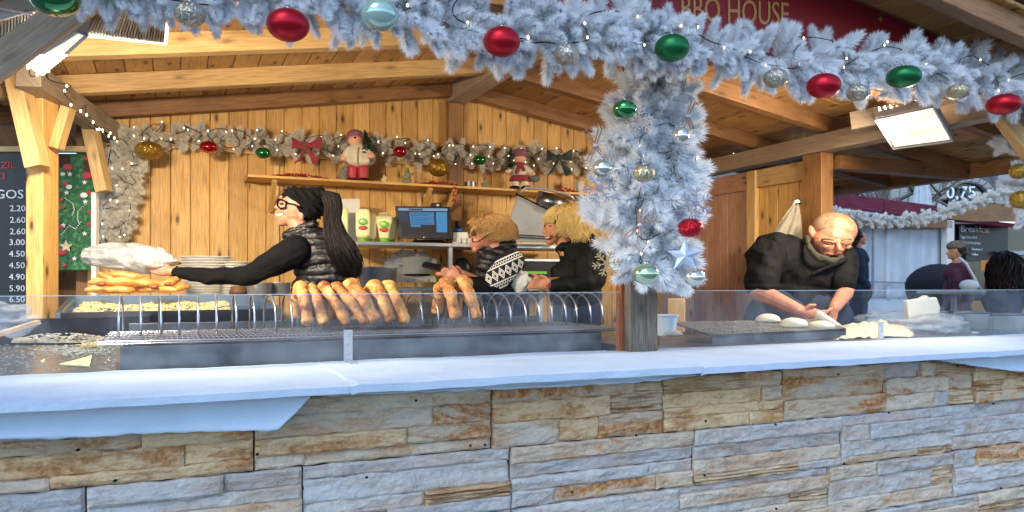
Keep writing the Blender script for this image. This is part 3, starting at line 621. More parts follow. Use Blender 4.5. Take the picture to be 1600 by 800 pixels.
g2, gp2 = garland([(1030, 85, 54), (1020, 140, 66), (1008, 200, 80), (1006, 270, 87), (1006, 340, 88), (1008, 395, 86), (1008, 425, 66)], -.16, 295, BR, .15, 'bushy column of white tinsel branches wrapped round the centre post', droop=.1, tang=.8)
g3, gp3 = garland([(1600, 165, 34), (1598, 250, 48), (1600, 345, 34)], -.12, 70, BR, .15, 'white tinsel garland hanging at the right edge of the stall front')
g4b, gp4b = garland([(174, 386, 22), (184, 330, 34), (190, 290, 34), (196, 245, 34), (215, 215, 28)], 3.0, 230, BRS, .075, 'fluffy greyish white garland hanging down the left corner of the back wall', stem_r=.006)
g4, gp4 = garland([(200, 225, 28), (250, 211, 25), (330, 217, 24), (420, 223, 26), (500, 229, 26), (600, 231, 25), (700, 241, 25), (800, 247, 25), (940, 255, 25)], 3.04, 295, BRS, .075, 'greyish white garland running along the back wall above the shelf', stem_r=.006)
# string lights
def string_lights(pts, n, lab, amp, bn, loops=14, br=.0048, grp='warm white string lights', offb=.7, extra=None):
    t = thing('string_lights', pts[0][0], lab, 'string lights', grp); path = []; view = -E2
    for k in range(n * 4 + 1):
        f = k / (n * 4); p, R, tg = path_at(pts, f); u = view.cross(tg).normalized()
        path.append(p + view * R * offb * random.uniform(.85, 1.05) + u * R * amp * math.sin(f * loops * 6.28 + 1.3 * math.sin(f * 31)) + tg * R * .4 * math.sin(f * loops * 12.9))
    m = MB(); m.tube(path, .003, 4); m.build('cable', WIREB, t)
    bm_ = MB(); bm_.ell(V((0, 0, 0)), br, br, br * 1.5, 8, 6); me, c = bm_.mesh('bulb', center=V((0, 0, 0))); me.materials.append(BULB)
    for k in range(bn): q = path[int((k + .5) * len(path) / bn)]; o = bpy.data.objects.new('bulb', me); COL.objects.link(o); o.parent = t; o.location = q - wl(t) + view * .012 + V((0, 0, random.uniform(-.02, .02)))
    return t
string_lights(gp1, 60, 'black cable with warm bulbs woven through the top front garland', .45, 40, 9)
string_lights(gp2, 26, 'black cable with warm bulbs wound round the white column', .6, 18, 4)
string_lights(gp4b, 26, 'short string of warm bulbs in the left corner garland', .6, 16, 6, br=.005)
string_lights(gp4, 70, 'thin string of warm bulbs in the back wall garland', .6, 70, 22, br=.005)
sp = [(PB(x, y, b) , .03) for x, y, b in ((1100, 256, 3.0), (1200, 232, 2.2), (1290, 212, 1.7), (1340, 204, 1.4), (1480, 196, .5))]
string_lights(resample(sp), 30, 'string of warm bulbs fixed along the grey side beam on the right', .8, 24, 9, br=.0065, offb=1.2)
sp = [(P(x, y, Y), .045) for x, y, Y in ((24, 108, 4.5), (55, 120, 4.55), (80, 108, 4.6), (100, 140, 4.7), (118, 168, 4.9), (146, 185, 5.1), (150, 200, 5.2), (175, 214, 5.8))]
string_lights(resample(sp), 26, 'cable with warm bulbs wrapped round the upper left beam', 1.0, 16, 5, br=.007, offb=1.0)
# ================================================================ BAUBLES
def bauble(px, py, rx, ry, b, mk, lab, grp, capm=STEEL):
    Y = YB(px, b); s_ = Y / FP; c = P(px, py, Y); rot = Matrix.Rotation(-.0, 3, 'Y')
    t = thing('bauble', c + V((0, 0, ry * s_)), lab, 'bauble', grp); m = MB(); m.ell(c, rx * s_, rx * s_, ry * s_, 32, 20); m.build('ball', BA[mk], t, smooth=True)
    m = MB(); m.lathe([(.0065 * rx / 16, -.004), (.0075 * rx / 16, 0), (.0065 * rx / 16, .008), (.003, .010)], c + V((0, 0, ry * s_)), 12); m.build('cap', capm, t, smooth=True)
    m = MB(); m.tube([c + V((0.006 * math.cos(a), 0, ry * s_ + .013 + .006 * math.sin(a))) for a in [i * 6.28 / 10 for i in range(11)]] + [c + V((0, .01, ry * s_ + .05))], .0012, 4); m.build('hanging_loop', capm, t)
    return t
G1 = 'baubles on the top front garland'; G2 = 'baubles on the white column'; G3 = 'baubles on the back wall garland'
for a in ((86, -3, 37, 27, 'greengl', 'glossy green bauble in the upper left corner before the grey brace'), (297, 22, 24, 19, 'silver', 'silver glitter bauble nearest the left end of the top garland'), (450, 39, 33, 25, 'red', 'largest red bauble, left of the clear one on the top garland'),
          (593, 23, 30, 25, 'clear', 'clear pale green glass bauble on the top garland'), (784, 65, 29, 23, 'red', 'red bauble hanging left of the white column on the top garland'), (885, 85, 20, 17, 'silver', 'silver glitter bauble half sunk in needles left of the column'),
          (1050, 75, 27, 21, 'green', 'satin green bauble right above the white column'), (1212, 122, 19, 15, 'silver', 'silver glitter bauble left of the red one at the upper right'), (1287, 134, 26, 19, 'red', 'red bauble between two silver ones, above the floodlight'),
          (1341, 145, 18, 13, 'silver', 'small silver glitter bauble between red and green baubles'), (1412, 120, 26, 17, 'green', 'satin green bauble on the right part of the top garland'), (1497, 143, 17, 12, 'champ', 'champagne coloured bauble near the right end of the top garland'),
          (1568, 163, 25, 16, 'red', 'red bauble at the far right end of the top garland')): bauble(a[0], a[1], a[2], a[3], -.5 - (a[2] + 38) * YB(a[0], -.5) / FP, a[4], a[5], G1)
for a in ((976, 171, 19, 15, 'greengl', 'glossy dark green bauble behind a snowflake on the column'), (1006, 271, 17, 14, 'champ', 'champagne glitter bauble in the middle of the column'), (941, 263, 15, 14, 'pearl', 'pearly gold bauble at the left side of the column'),
          (1079, 356, 20, 15, 'redglit', 'red glitter bauble at the right side of the column'), (1009, 428, 21, 16, 'pale', 'glossy pale green bauble at the foot of the column'), (1085, 433, 17, 14, 'pearl', 'silvery bauble hanging beside the post at the foot of the column'), (1064, 212, 13, 14, 'pearl', 'pearly bauble at the upper right of the column')):
    sp_ = abs(a[0] - 1010); bauble(a[0], a[1], a[2], a[3], -.16 - math.sqrt(max(0, 88 ** 2 - min(sp_, 86) ** 2)) * .0035 - .14, a[4], a[5], G2)
for a in ((1592, 268, 14, 12, 'gold', 'upper gold bauble on the right edge garland'), (1596, 312, 17, 14, 'gold', 'lower gold bauble on the right edge garland')): bauble(a[0], a[1], a[2], a[3], -.34, a[4], a[5], 'baubles at the right edge')
for a in ((233, 235, 21, 14, 'gold', 'large gold glitter bauble at the left corner of the back wall'), (326, 230, 14, 10, 'redgl', 'glossy red bauble next to the gold one on the back wall'), (411, 239, 12, 9, 'greengl', 'green bauble left of the red bow'),
          (625, 237, 11, 9, 'redgl', 'glossy red bauble right of the tree carrying figurine'), (685, 262, 17, 14, 'gold', 'gold glitter bauble hanging below the garland at the wall post'), (749, 250, 11, 8, 'greengl', 'dark green bauble between wall post and right figurine')): bauble(a[0], a[1], a[2], a[3], 2.78, a[4], a[5], G3)
# snowflakes, stick stars
def snowflake(px, py, r, b, lab, mat, tilt=0):
    Y = YB(px, b); F = Fig(px, py, Y); t = thing('snowflake', F.o, lab, 'snowflake', 'ornaments on the white column'); m = MB()
    for k in range(6):
        a = k * math.pi / 3 + tilt; d = V((math.cos(a) * 1.15, .15 * math.cos(a), math.sin(a))); p = F.o; q = p + d * r * F.s; m.beam(p, q, .006, .012, up=V((0, 1, 0)))
        for f in (.45, .72):
            for sg_ in (-1, 1): a2_ = a + sg_ * .9; e = V((math.cos(a2_) * 1.15, 0, math.sin(a2_))); st = p + d * r * F.s * f; m.beam(st, st + e * r * F.s * .33, .005, .011, up=V((0, 1, 0)))
        arm = m.build('arm', mat, t); m = MB()
    m.tube([F.o + V((math.cos(i) * .012, 0, math.sin(i) * .012)) for i in [x * 6.28 / 8 for x in range(9)]], .004, 5); m.build('centre_ring', mat, t); return t
FLK = plain('pale_wood_snowflake', 'b9a498', .7, var=.1, bst=0); FLG = plain('grey_mauve_snowflake', '8d8c9a', .6, var=.2, bst=0)
snowflake(996, 188, 21, -.56, 'pale wooden snowflake beside the dark green bauble', FLK, .3); snowflake(937, 294, 23, -.5, 'mauve grey snowflake at the left side of the column', FLG, .1)
snowflake(1088, 318, 24, -.5, 'frosted grey snowflake at the right side of the column', FLG, .5); snowflake(948, 412, 20, -.52, 'small golden brown snowflake star near the foot of the column', plain('gold_brown_star', 'a88e62', .6, bst=0), .2)
def stickstar(px, py, r, b, lab, ang):
    F = Fig(px, py, YB(px, b)); t = thing('stick_star', F.o, lab, 'ornament', 'ornaments on the white column')
    for a, L in ang:
        m = MB(); d = V((math.cos(a), -.1, math.sin(a))); q = F.o + d * r * L * F.s
        pr = d.cross(V((0, 1, 0))).normalized() * .005
        for s2 in (-1, 1): m.beam(F.o + pr * s2, q + pr * s2 * 1.6, .006, .009, up=V((0, 1, 0)))
        m.build('stick', plain_stick, t)
    m = MB(); m.ell(F.o + V((0, -.012, 0)), .012, .008, .01, 10, 6); m.build('bead', STEELP, t)
plain_stick = plain('pinkish_wood_stick', '96705e', .7, var=.2, bst=.1)
stickstar(930, 228, 30, -.42, 'star of wooden sticks at the upper left of the column', [(2.2, 1), (1.3, .9), (-.9, 1), (-2.0, .9)])
stickstar(999, 352, 32, -.58, 'star of wooden sticks on the lower middle of the column', [(1.5, .8), (.55, 1), (-1.55, .6), (-2.45, .9)])
stickstar(1074, 182, 26, -.45, 'star of pale sticks at the upper right of the column', [(1.2, 1), (-1.2, .8), (-2.0, .8)])
stickstar(1062, 240, 26, -.33, 'pair of sticks under the pearly bauble on the column', [(1.0, 1), (-2.2, 1)])
def fivestar(px, py, r, b, lab, mat):
    F = Fig(px, py, YB(px, b)); t = thing('star_ornament', F.o, lab, 'star', 'ornaments on the white column'); m = MB(); pts = []
    for k in range(10): rr = r * (1 if k % 2 == 0 else .42) * F.s; a = k * math.pi / 5; pts.append(F.o + V((rr * math.sin(a) * 1.15, 0, rr * math.cos(a))))
    c = F.o + V((0, -.02, 0)); m.add([c] + pts + [F.o + V((0, .008, 0))], [(0, 1 + (k + 1) % 10, 1 + k) for k in range(10)] + [(11, 1 + k, 1 + (k + 1) % 10) for k in range(10)]); m.build('star_body', mat, t); return t
fivestar(1070, 400, 26, -.5, 'pale silver five pointed star low on the right of the column', plain('pale_star', 'b8c4d4', .4, .3, bst=0))
# ================================================================ BOWS
def bow(px, py, wv, mat, lab):
    F = Fig(px, py, YB(px, 2.76)); t = thing('ribbon_bow', F.o, lab, 'bow', 'bows on the back wall garland')
    for s_ in (-1, 1):
        def f(i, j):
            w_ = (.25 + .75 * i) * 13; x = px + s_ * (2 + wv * i); y = py - 4 - 4 * i + (j - .5) * w_ * 1.5; return F.pt(x, y, -3 - 5 * math.sin(i * 3.1) - 1.5 * math.sin(j * 9))
        m = MB(); m.grid(f, 8, 6); m.build('loop', mat, t, smooth=True, solid=.004)
        def f2(i, j):
            x = px + s_ * (2 + 13 * i + (j - .5) * -10 * (.4 + .6 * i)) ; y = py + 23 * i + (j - .5) * 6 * i * s_; return F.pt(x, y, -3 + 2 * math.sin(i * 5 + j * 4))
        m = MB(); m.grid(f2, 7, 4); m.build('tail', mat, t, smooth=True, solid=.004)
    m = MB(); F.ell(m, px, py - 4, -5, 4.5, 5.5, 4, seg=10, ring=8); m.build('knot', mat, t, smooth=True)
bow(479, 231, 22, REDC, 'red velvet bow on the back wall garland'); bow(874, 250, 18, GRNC, 'dark green velvet bow on the back wall garland near the column')
# ================================================================ WALL SHELF AND WHAT STANDS ON IT
shz = PB(640, 289, 2.95).z
shelf = thing('wall_shelf', S(.2, 3.0, shz), 'long narrow pine shelf on the back wall below the garland', 'shelf')
sa0 = ab(PB(386, 280, 2.9))[0]; sa1 = ab(PB(960, 300, 2.9))[0]; sm_ = ab(PB(720, 290, 2.9))[0]
for x0, x1 in ((sa0, sm_), (sm_ + .003, sa1)): m = MB(); m.sbox(x0, x1, 2.82, 3.13, shz - .022, shz); m.build('shelf_board', PINE, shelf, grain=E1, bevel=.003)
for x in (427, 668, 706, 905):
    a = ab(PB(x, 300, 2.95))[0]; m = MB(); m.beam(S(a, 2.86, shz - .03), S(a, 3.13, shz - .26), .04, .03); m.build('bracket', PINE, shelf, grain=V((0, 0, 1)), bevel=.002)
def SH(px, b=2.93): Y = YB(px, b); y = HZ - (shz - EYE) / Y * FP; return Fig(px, y, Y)
def berries(x0, x1, lab, n=150, hang=False):
    F = SH((x0 + x1) / 2, 2.9); t = thing('berry_garland', F.o, lab, 'berry garland', 'red berry garlands on the shelf'); m = MB(); st = MB()
    for k in range(n):
        u = random.random(); x = x0 + (x1 - x0) * u; sh = SH(x, 2.87 + random.random() * .1); yy = random.uniform(0, 6) * math.sin(u * 3.1) ; p = sh.pt(x, sh.py - 1.3 - yy)
        if hang and k % 6 == 0: p = F.pt(x1 - 12 + random.uniform(-3, 3), F.py + random.uniform(0, 26), -16)
        m.ell(p, .0085, .0085, .0085, 6, 4)
    o = m.build('berries', plain('red_berry', 'a01222', .3, bst=0), t, smooth=True, kind='stuff')
    for k in range(4): F.tube(st, [(x0 + (x1 - x0) * i / 9, SH(x0 + (x1 - x0) * i / 9).py - 1.5 - 2 * random.random(), random.uniform(-4, 3)) for i in range(10)], .35, 4)
    st.build('twig', BROWNB, t)
berries(424, 512, 'red berry garland lying at the left end of the shelf'); berries(652, 722, 'red berry garland in the middle of the shelf with one end hanging down', 130, True); berries(868, 903, 'short red berry garland beside the paper cup', 60)
def figurine(px, kind):
    F = SH(px, 2.93); y0 = F.py; KN = plain('mauve_knit', '8e5a66', .9, var=.2, bs=200, bst=.8); CER = plain('cream_ceramic_coat', 'd9cdb2', .5, var=.12, bst=.2); FC = plain('figurine_face', 'e0a684', .5, bst=0); BT = BLACK
    HR = plain('green_bristles', '143020', .8, var=.3, bst=.5)
    if kind == 'boy':
        t = thing('figurine', F.o, 'tall ceramic boy figurine carrying a dark green tree on the shelf', 'figurine')
        m = MB()
        for s_ in (-9, 10): F.ell(m, px + s_ - 1, y0 - 3, -3, 10, 3.5, 7)
        m.build('boots', BT, t, smooth=True); m = MB()
        for s_ in (-8, 8): F.cap(m, px + s_, y0 - 8, 0, 8, px + s_, y0 - 20, 0, 8.5)
        m.build('trousers', plain('red_quilted_trousers', 'b03440', .5, var=.2, bs=60, bst=.8), t, smooth=True)
        m = MB(); F.ell(m, px, y0 - 42, 0, 20, 20, 12); F.cap(m, px - 14, y0 - 50, -4, 6, px - 21, y0 - 38, -6, 6); F.cap(m, px + 14, y0 - 50, -4, 6, px + 20, y0 - 42, -8, 6); F.ell(m, px, y0 - 32, 0, 19.5, 9, 12)
        remesh(m, 'coat', CER, t, .009, 2)
        m = MB(); F.ell(m, px - 22, y0 - 37, -8, 5.5, 5, 5); F.ell(m, px + 21, y0 - 41, -11, 5.5, 5, 5); m.build('hands', FC, t, smooth=True)
        m = MB(); F.ell(m, px - 4, y0 - 65, -1, 12, 9.5, 9); m.build('head', FC, t, smooth=True)
        m = MB(); F.ell(m, px - 4, y0 - 73, 1, 13.5, 9, 10); F.ell(m, px - 13, y0 - 69, 0, 5, 6, 7); m.build('hat', KN, t, smooth=True)
        m = MB(); F.ell(m, px - 4, y0 - 69, -9, 2.2, 1.6, 2); F.beam_ = None; m.build('hat_patch', BT, t, smooth=True)
        m = MB(); F.tube(m, [(px + 1, y0 - 54, -12.2), (px, y0 - 42, -13), (px, y0 - 28, -12)], 1.1); m.build('coat_trim', plain('ochre_trim', '8f7440', .6, bst=0), t)
        m = MB()
        for k in range(220):
            u = random.random(); a = random.uniform(0, 6.28); r = 2 + 12 * u; c = (px + 11 + 8 * u, y0 - 82 + 34 * u, -8); m.beam(F.pt(*c), F.pt(c[0] + r * math.cos(a), c[1] + 3, c[2] + r * .8 * math.sin(a)), .004, .004)
        m.build('small_tree', HR, t)
        m = MB(); F.ell(m, px - 24, y0 - 7, -6, 9, 7, 6); F.ell(m, px - 21, y0 - 17, -6, 6, 7, 5); F.cap(m, px - 18, y0 - 20, -6, 2, px - 17, y0 - 31, -6, 1.4); remesh(m, 'grey_squirrel', plain('grey_ceramic', '77726a', .8, var=.4, vs=40, bst=.6), t, .007, 1)
    else:
        t = thing('figurine', F.o, 'ceramic girl figurine with mauve hat and red scarf on the shelf', 'figurine')
        m = MB()
        for s_ in (-9, 9): F.ell(m, px + s_, y0 - 4, -2, 8.5, 4.5, 6)
        m.build('boots', BT, t, smooth=True); m = MB()
        for s_ in (-8, 8): F.cap(m, px + s_, y0 - 8, 0, 5.5, px + s_, y0 - 15, 0, 6)
        m.build('stockings', CER, t, smooth=True)
        m = MB(); m.lathe([(17 * F.s, 0), (18 * F.s, .01), (14 * F.s, .06)], F.pt(px, y0 - 14), 18, 1, .65); m.build('skirt', REDC, t, smooth=True)
        m = MB(); F.ell(m, px, y0 - 32, 0, 15, 11, 9); F.cap(m, px - 11, y0 - 34, -2, 5, px - 19, y0 - 30, -5, 5); F.cap(m, px + 11, y0 - 34, -2, 5, px + 19, y0 - 26, -5, 5); remesh(m, 'coat', CER, t, .009, 2)
        m = MB(); F.ell(m, px - 20, y0 - 29, -6, 4, 3.5, 4); F.ell(m, px + 20, y0 - 26, -7, 4, 3.5, 4); F.ell(m, px, y0 - 50, -1, 9.5, 8, 8); m.build('face_and_hands', FC, t, smooth=True)
        m = MB(); F.ell(m, px, y0 - 57, 1, 11.5, 9, 9); F.ell(m, px, y0 - 53.5, 0, 11.5, 3.4, 9); m.build('hat', KN, t, smooth=True)
        m = MB(); F.ell(m, px, y0 - 41, -3, 9, 4, 7); F.cap(m, px - 2, y0 - 38, -8, 3.5, px - 6, y0 - 29, -10, 3); F.cap(m, px + 2, y0 - 38, -8, 3, px + 5, y0 - 33, -10, 3); m.build('scarf', REDC, t, smooth=True)
        m = MB(); F.ell(m, px + 23, y0 - 19, -6, 8, 6, 6); m.build('grey_bag', plain('grey_basket', '6f6a62', .9, var=.4, vs=50, bst=.8), t, smooth=True)
        m = MB()
        for k in range(160):
            u = random.random(); a = random.uniform(0, 6.28); r = 1.5 + 8 * u; c = (px - 15 - 1 * u, y0 - 66 + 32 * u, -5); m.beam(F.pt(*c), F.pt(c[0] + r * math.cos(a), c[1] + 2, c[2] + r * .8 * math.sin(a)), .004, .004)
        m.build('small_tree', HR, t)
figurine(559, 'boy'); figurine(813, 'girl')
def smallfig(px, h, lab, mat):
    F = SH(px, 2.92); y0 = F.py; t = thing('small_ornament', F.o, lab, 'ornament', 'small ornaments on the shelf'); m = MB()
    F.ell(m, px, y0 - h * .22, 0, h * .3, h * .24, h * .25); F.ell(m, px + 1, y0 - h * .55, 0, h * .22, h * .25, h * .2); F.ell(m, px, y0 - h * .82, 0, h * .15, h * .16, h * .15); F.cap(m, px, y0 - h * .55, 0, h * .08, px + h * .4, y0 - h * .7, -2, h * .07); F.cap(m, px, y0 - h * .55, 0, h * .08, px - h * .35, y0 - h * .45, -2, h * .07)
    remesh(m, 'body', mat, t, .006, 1); m = MB(); F.ell(m, px, y0 - h * .95, 0, h * .13, h * .12, h * .13); m.build('hat', GREENP if h > 20 else REDC, t, smooth=True)
OLV = plain('olive_grey_ceramic', '7f7e60', .7, var=.5, vs=60, bst=.5); CRM = plain('pale_ceramic', 'cdb98a', .6, var=.3, vs=60, bst=.3)
smallfig(600, 14, 'tiny pale ornament on the shelf beside the boy figurine', CRM); smallfig(636, 24, 'small olive gnome ornament in the middle of the shelf', OLV); smallfig(757, 17, 'small grey ornament on the shelf right of the steel tin', OLV)
F = SH(735, 2.9); t = thing('steel_tin', F.o, 'low round steel tin on the shelf', 'tin'); m = MB(); m.lathe([(9.5 * F.s, .001), (9.5 * F.s, 8.5 * F.s), (8.7 * F.s, 8.5 * F.s), (8.7 * F.s, .006)], F.o, 22); m.build('tin_body', STEELD, t, smooth=False); m = MB(); m.lathe([(8.6 * F.s, .006), (8.6 * F.s, .03)], F.o, 20); m.build('candle', CRM, t)
F = SH(906, 2.92); t = thing('paper_cup', F.o, 'white paper cup at the right end of the shelf', 'cup'); m = MB(); m.lathe([(5.2 * F.s, .001), (7.2 * F.s, 19 * F.s), (6.7 * F.s, 19 * F.s), (4.8 * F.s, .006)], F.o, 20); m.build('cup_body', PAPER, t, smooth=True); m = MB(); F.tube(m, [(906 + 7.2 * math.cos(a * .3), F.py - 19, 7.2 * math.sin(a * .3)) for a in range(22)], .5); m.build('rim', PAPER, t)
# ================================================================ FRONT COUNTER: WARMER, RACK, PASTRIES
kit = thing('worktop', S(0, 1, zl - .06), 'dark stall worktop behind the glass guards', 'worktop')
m = MB(); m.sbox(-2.6, q0 - .02, .06, 1.1, .4, zl - .09); m.build('cabinet', DARK, kit); m = MB(); m.sbox(q1 + .02, 4.3, .06, 1.0, .4, zl - .02); m.build('cabinet', DARK, kit)
m = MB(); m.sbox(-2.6, q0 - .02, .05, 1.12, zl - .088, zl - .06); m.build('worktop_slab', STEELD, kit); m = MB(); m.sbox(q1 + .02, 4.3, .05, 1.02, zl - .018, zl - .002); m.build('worktop_slab', STEELD, kit)
wm = thing('food_warmer', PB(580, 560, .1), 'long stained stainless steel warmer box under the wire rack', 'food warmer')
def qz(x, y, b): return PB(x, y, b)
zw = EYE - .272
m = MB(); p0, p1 = PB(187, 545, .1), PB(940, 520, .1); aw0, aw1 = ab(p0)[0], ab(p1)[0]; m.sbox(aw0, aw1, .1, .115, zl - .06, zw - .005); m.build('front_panel', STEELD, wm, bevel=.003)
m = MB(); m.sbox(aw0, aw1, .9, .915, zl - .06, zw + .06); m.build('back_panel', STEELD, wm, bevel=.003)
for a in (aw0, aw1 - .012): m = MB(); m.sbox(a, a + .012, .116, .899, zl - .06, zw - .005); m.build('side_panel', STEELD, wm)
m = MB(); m.sbox(aw0 + .013, aw1 - .013, .116, .899, zl - .058, zl - .03); m.build('inner_tray', BROWNB, wm)
rk = thing('wire_rack', PB(580, 520, .4), 'long chromed wire toast rack with round arches on the warmer', 'wire rack')
ra0, ra1 = ab(PB(152, 536, .12))[0], ab(PB(968, 514, .12))[0]; zr_ = EYE - .256
for b in (.12, .135): m = MB(); m.tube([S(ra0, b, zr_ - (.0 if b == .12 else .012)), S(ra1, b, zr_ - (.0 if b == .12 else .012))], .0045, 6); m.build('edge_wire', WIRE, rk)
for b in (.3, .45, .6, .75, .88): m = MB(); m.tube([S(ra0, b, zr_), S(ra1, b, zr_)], .0035, 5); m.build('long_wire', WIRE, rk)
m = MB(); m.tube([S(0, .12, zr_ + .004), S(0, .88, zr_ + .004)], .0024, 4); me, c = m.mesh('cross_wire'); me.materials.append(WIRE); n = 120
for k in range(n):
    o = bpy.data.objects.new('cross_wire', me); COL.objects.link(o); o.parent = rk; o.location = c + E1 * (ra0 + (ra1 - ra0) * (k + .5) / n) - wl(rk)
a0_, a1_ = ab(PB(185, 520, .45))[0], ab(PB(944, 500, .45))[0]; pts = []
for k in range(19):
    t = math.pi * k / 18; pts.append(S(0, .65 - .2 * math.cos(t), zr_ + .005 + .19 * max(0, math.sin(t)) ** .62))
m = MB(); m.tube(pts, .0052, 6); me, c = m.mesh('arch_wire'); me.materials.append(WIRE)
for p in me.polygons: p.use_smooth = True
NA = 31
for k in range(NA):
    o = bpy.data.objects.new('arch_wire', me); COL.objects.link(o); o.parent = rk; o.location = c + E1 * (a0_ + (a1_ - a0_) * k / (NA - 1)) - wl(rk); o.rotation_euler = (0, 0, random.gauss(0, .03))
PL = ['leftmost pale fried dough strip on the wire rack, standing upright', 'second fried dough strip from the left on the rack, slightly lower', 'slender fried dough strip leaning right, third from the left on the rack', 'long slender fried dough strip leaning far right, fourth on the rack',
      'thick fried dough strip with a wide curled top in the middle of the left batch', 'golden fried dough strip second from right in the left batch', 'fried dough strip at the right end of the left batch', 'left one of the two fried dough strips standing apart on the right', 'right one of the two fried dough strips standing apart on the right']
for i, (xt, yt, xb, yb, r) in enumerate(((470, 443, 482, 512, 10), (488, 447, 507, 512, 9.5), (506, 442, 542, 512, 8.5), (526, 443, 572, 511, 9), (550, 438, 588, 511, 12), (584, 439, 612, 510, 10.5), (606, 440, 634, 510, 10), (697, 435, 714, 505, 10), (724, 433, 745, 504, 10.5))):
    s_ = YB(xt, .6) / FP; R = r * s_; top = PB(xt, yt + r, .56); fb = PB(xb, yb - r * .6, .44); bb = S(ab(top)[0] - .0, .72, fb.z + .02); am = (ab(fb)[0] + ab(top)[0]) / 2
    ft = PB(xt * .8 + xb * .2, yt + r + 3, .49); bt = S(ab(top)[0], .66, top.z - .02); path = []
    ctrl = [fb, fb.lerp(ft, .33), fb.lerp(ft, .7) + E2 * -.01, ft.lerp(top, .6), top, bt, bt.lerp(bb, .5), bb]
    for k in range(len(ctrl) - 1):
        p_1 = ctrl[max(k - 1, 0)]; p0_, p1_ = ctrl[k], ctrl[k + 1]; p2_ = ctrl[min(k + 2, len(ctrl) - 1)]
        for j in range(6):
            t = j / 6; path.append(.5 * ((2 * p0_) + (p1_ - p_1) * t + (2 * p_1 - 5 * p0_ + 4 * p1_ - p2_) * t * t + (3 * p0_ - p_1 - 3 * p1_ + p2_) * t ** 3))
    path.append(ctrl[-1]); n = len(path); rs = [R * (1.12 if .42 < k / n < .56 else .92) * (.55 if k in (0, n - 1) else .82 if k in (1, n - 2) else 1.0 + .14 * noise.noise(V((k * .35, i * 7, 0))) + (.12 if k / n > .5 else 0)) for k in range(n)]
    m = MB(); m.tube(path, rs, 14); sd_ = i * 13.7
    m.v = [v + noise.noise_vector(v * 14 + V((sd_, 0, 0))) * R * .24 + noise.noise_vector(v * 30) * R * .13 for v in m.v]
    o = m.build('fried_dough_strip', FRIED, smooth=True); tag(o, PL[i], 'pastry', 'fried dough strips on the wire rack')
# left steel surface with crumbs
ls = thing('steel_tray', PB(80, 560, .4), 'flat steel tray sprinkled with flour and cheese bits in the lower left', 'tray')
q = [PB(-60, 591, .03), PB(181, 578, .03), PB(181, 540, .5), PB(-60, 540, .75)]
m = MB(); m.hexa([x - V((0, 0, .02)) for x in q] + q); m.build('tray_sheet', STEEL, ls)
def ls_pt(u, v, up=.004): return q[0].lerp(q[1], u).lerp(q[3].lerp(q[2], u), v) + V((0, 0, up))
m = MB()
for k in range(900):
    u, v = random.random(), random.random() ** .6
    if random.random() < .5: u = .75 + random.gauss(0, .13); v = .8 + random.gauss(0, .14)
    if not (0 < u < 1 and 0 < v < 1): continue
    m.box(ls_pt(u, v), E1 * random.uniform(.001, .006), E2 * random.uniform(.001, .003), V((0, 0, .001)))
m.build('crumbs', FLOUR, ls, kind='stuff')
m = MB(); m.prism([ls_pt(.62, .22), ls_pt(.82, .12), ls_pt(.84, .5)], V((0, 0, .006))); m.build('cheese_scrap', CHEESE, ls)
m = MB(); m.prism([ls_pt(.5, .35), ls_pt(.52, .3), ls_pt(.53, .42)], V((0, 0, .006))); m.build('cheese_scrap', CHEESE, ls)
t = thing('cheese_pile', PB(155, 540, .52), 'small golden heap of crumbs at the back of the flat steel tray', 'crumbs'); m = MB()
for k in range(400): p = PB(158 + random.gauss(0, 14), 541 + random.gauss(0, 2.5), .5 + random.uniform(-.05, .02)) ; m.box(p + V((0, 0, .004)), E1 * .006, E2 * .003, V((0, 0, .002)))
m.build('pile', CHEESE, t, kind='stuff')
# flour heap in dark gap
t = thing('dark_counter_recess', PB(150, 510, .95), 'dark shiny recess front under the cheese pan on the left', 'counter')
m = MB(); m.hexa([PB(-40, 545, .96), PB(235, 533, .96), PB(235, 533, 1.1), PB(-40, 545, 1.1), PB(-40, 500, .96), PB(235, 494, .96), PB(235, 494, 1.1), PB(-40, 500, 1.1)]); m.build('panel', plain('dark_glossy_panel', '1a1216', .15, .2, var=.5, vs=9, bs=60, bst=.1), t)
m = MB(); m.beam(PB(-20, 528, .7), PB(60, 503, .94), .03, .02); m.build('edge_trim', BEAM, t)
m = MB()
for k in range(700): u = random.random(); p = PB(20 + 150 * u, 535 - random.random() ** 2 * (6 + 9 * math.sin(u * 3)), .8 + random.uniform(-.05, .05)); m.box(p, E1 * .007, E2 * .003, V((0, 0, .0018)))
m.build('flour_dust', FLOUR, t, kind='stuff')
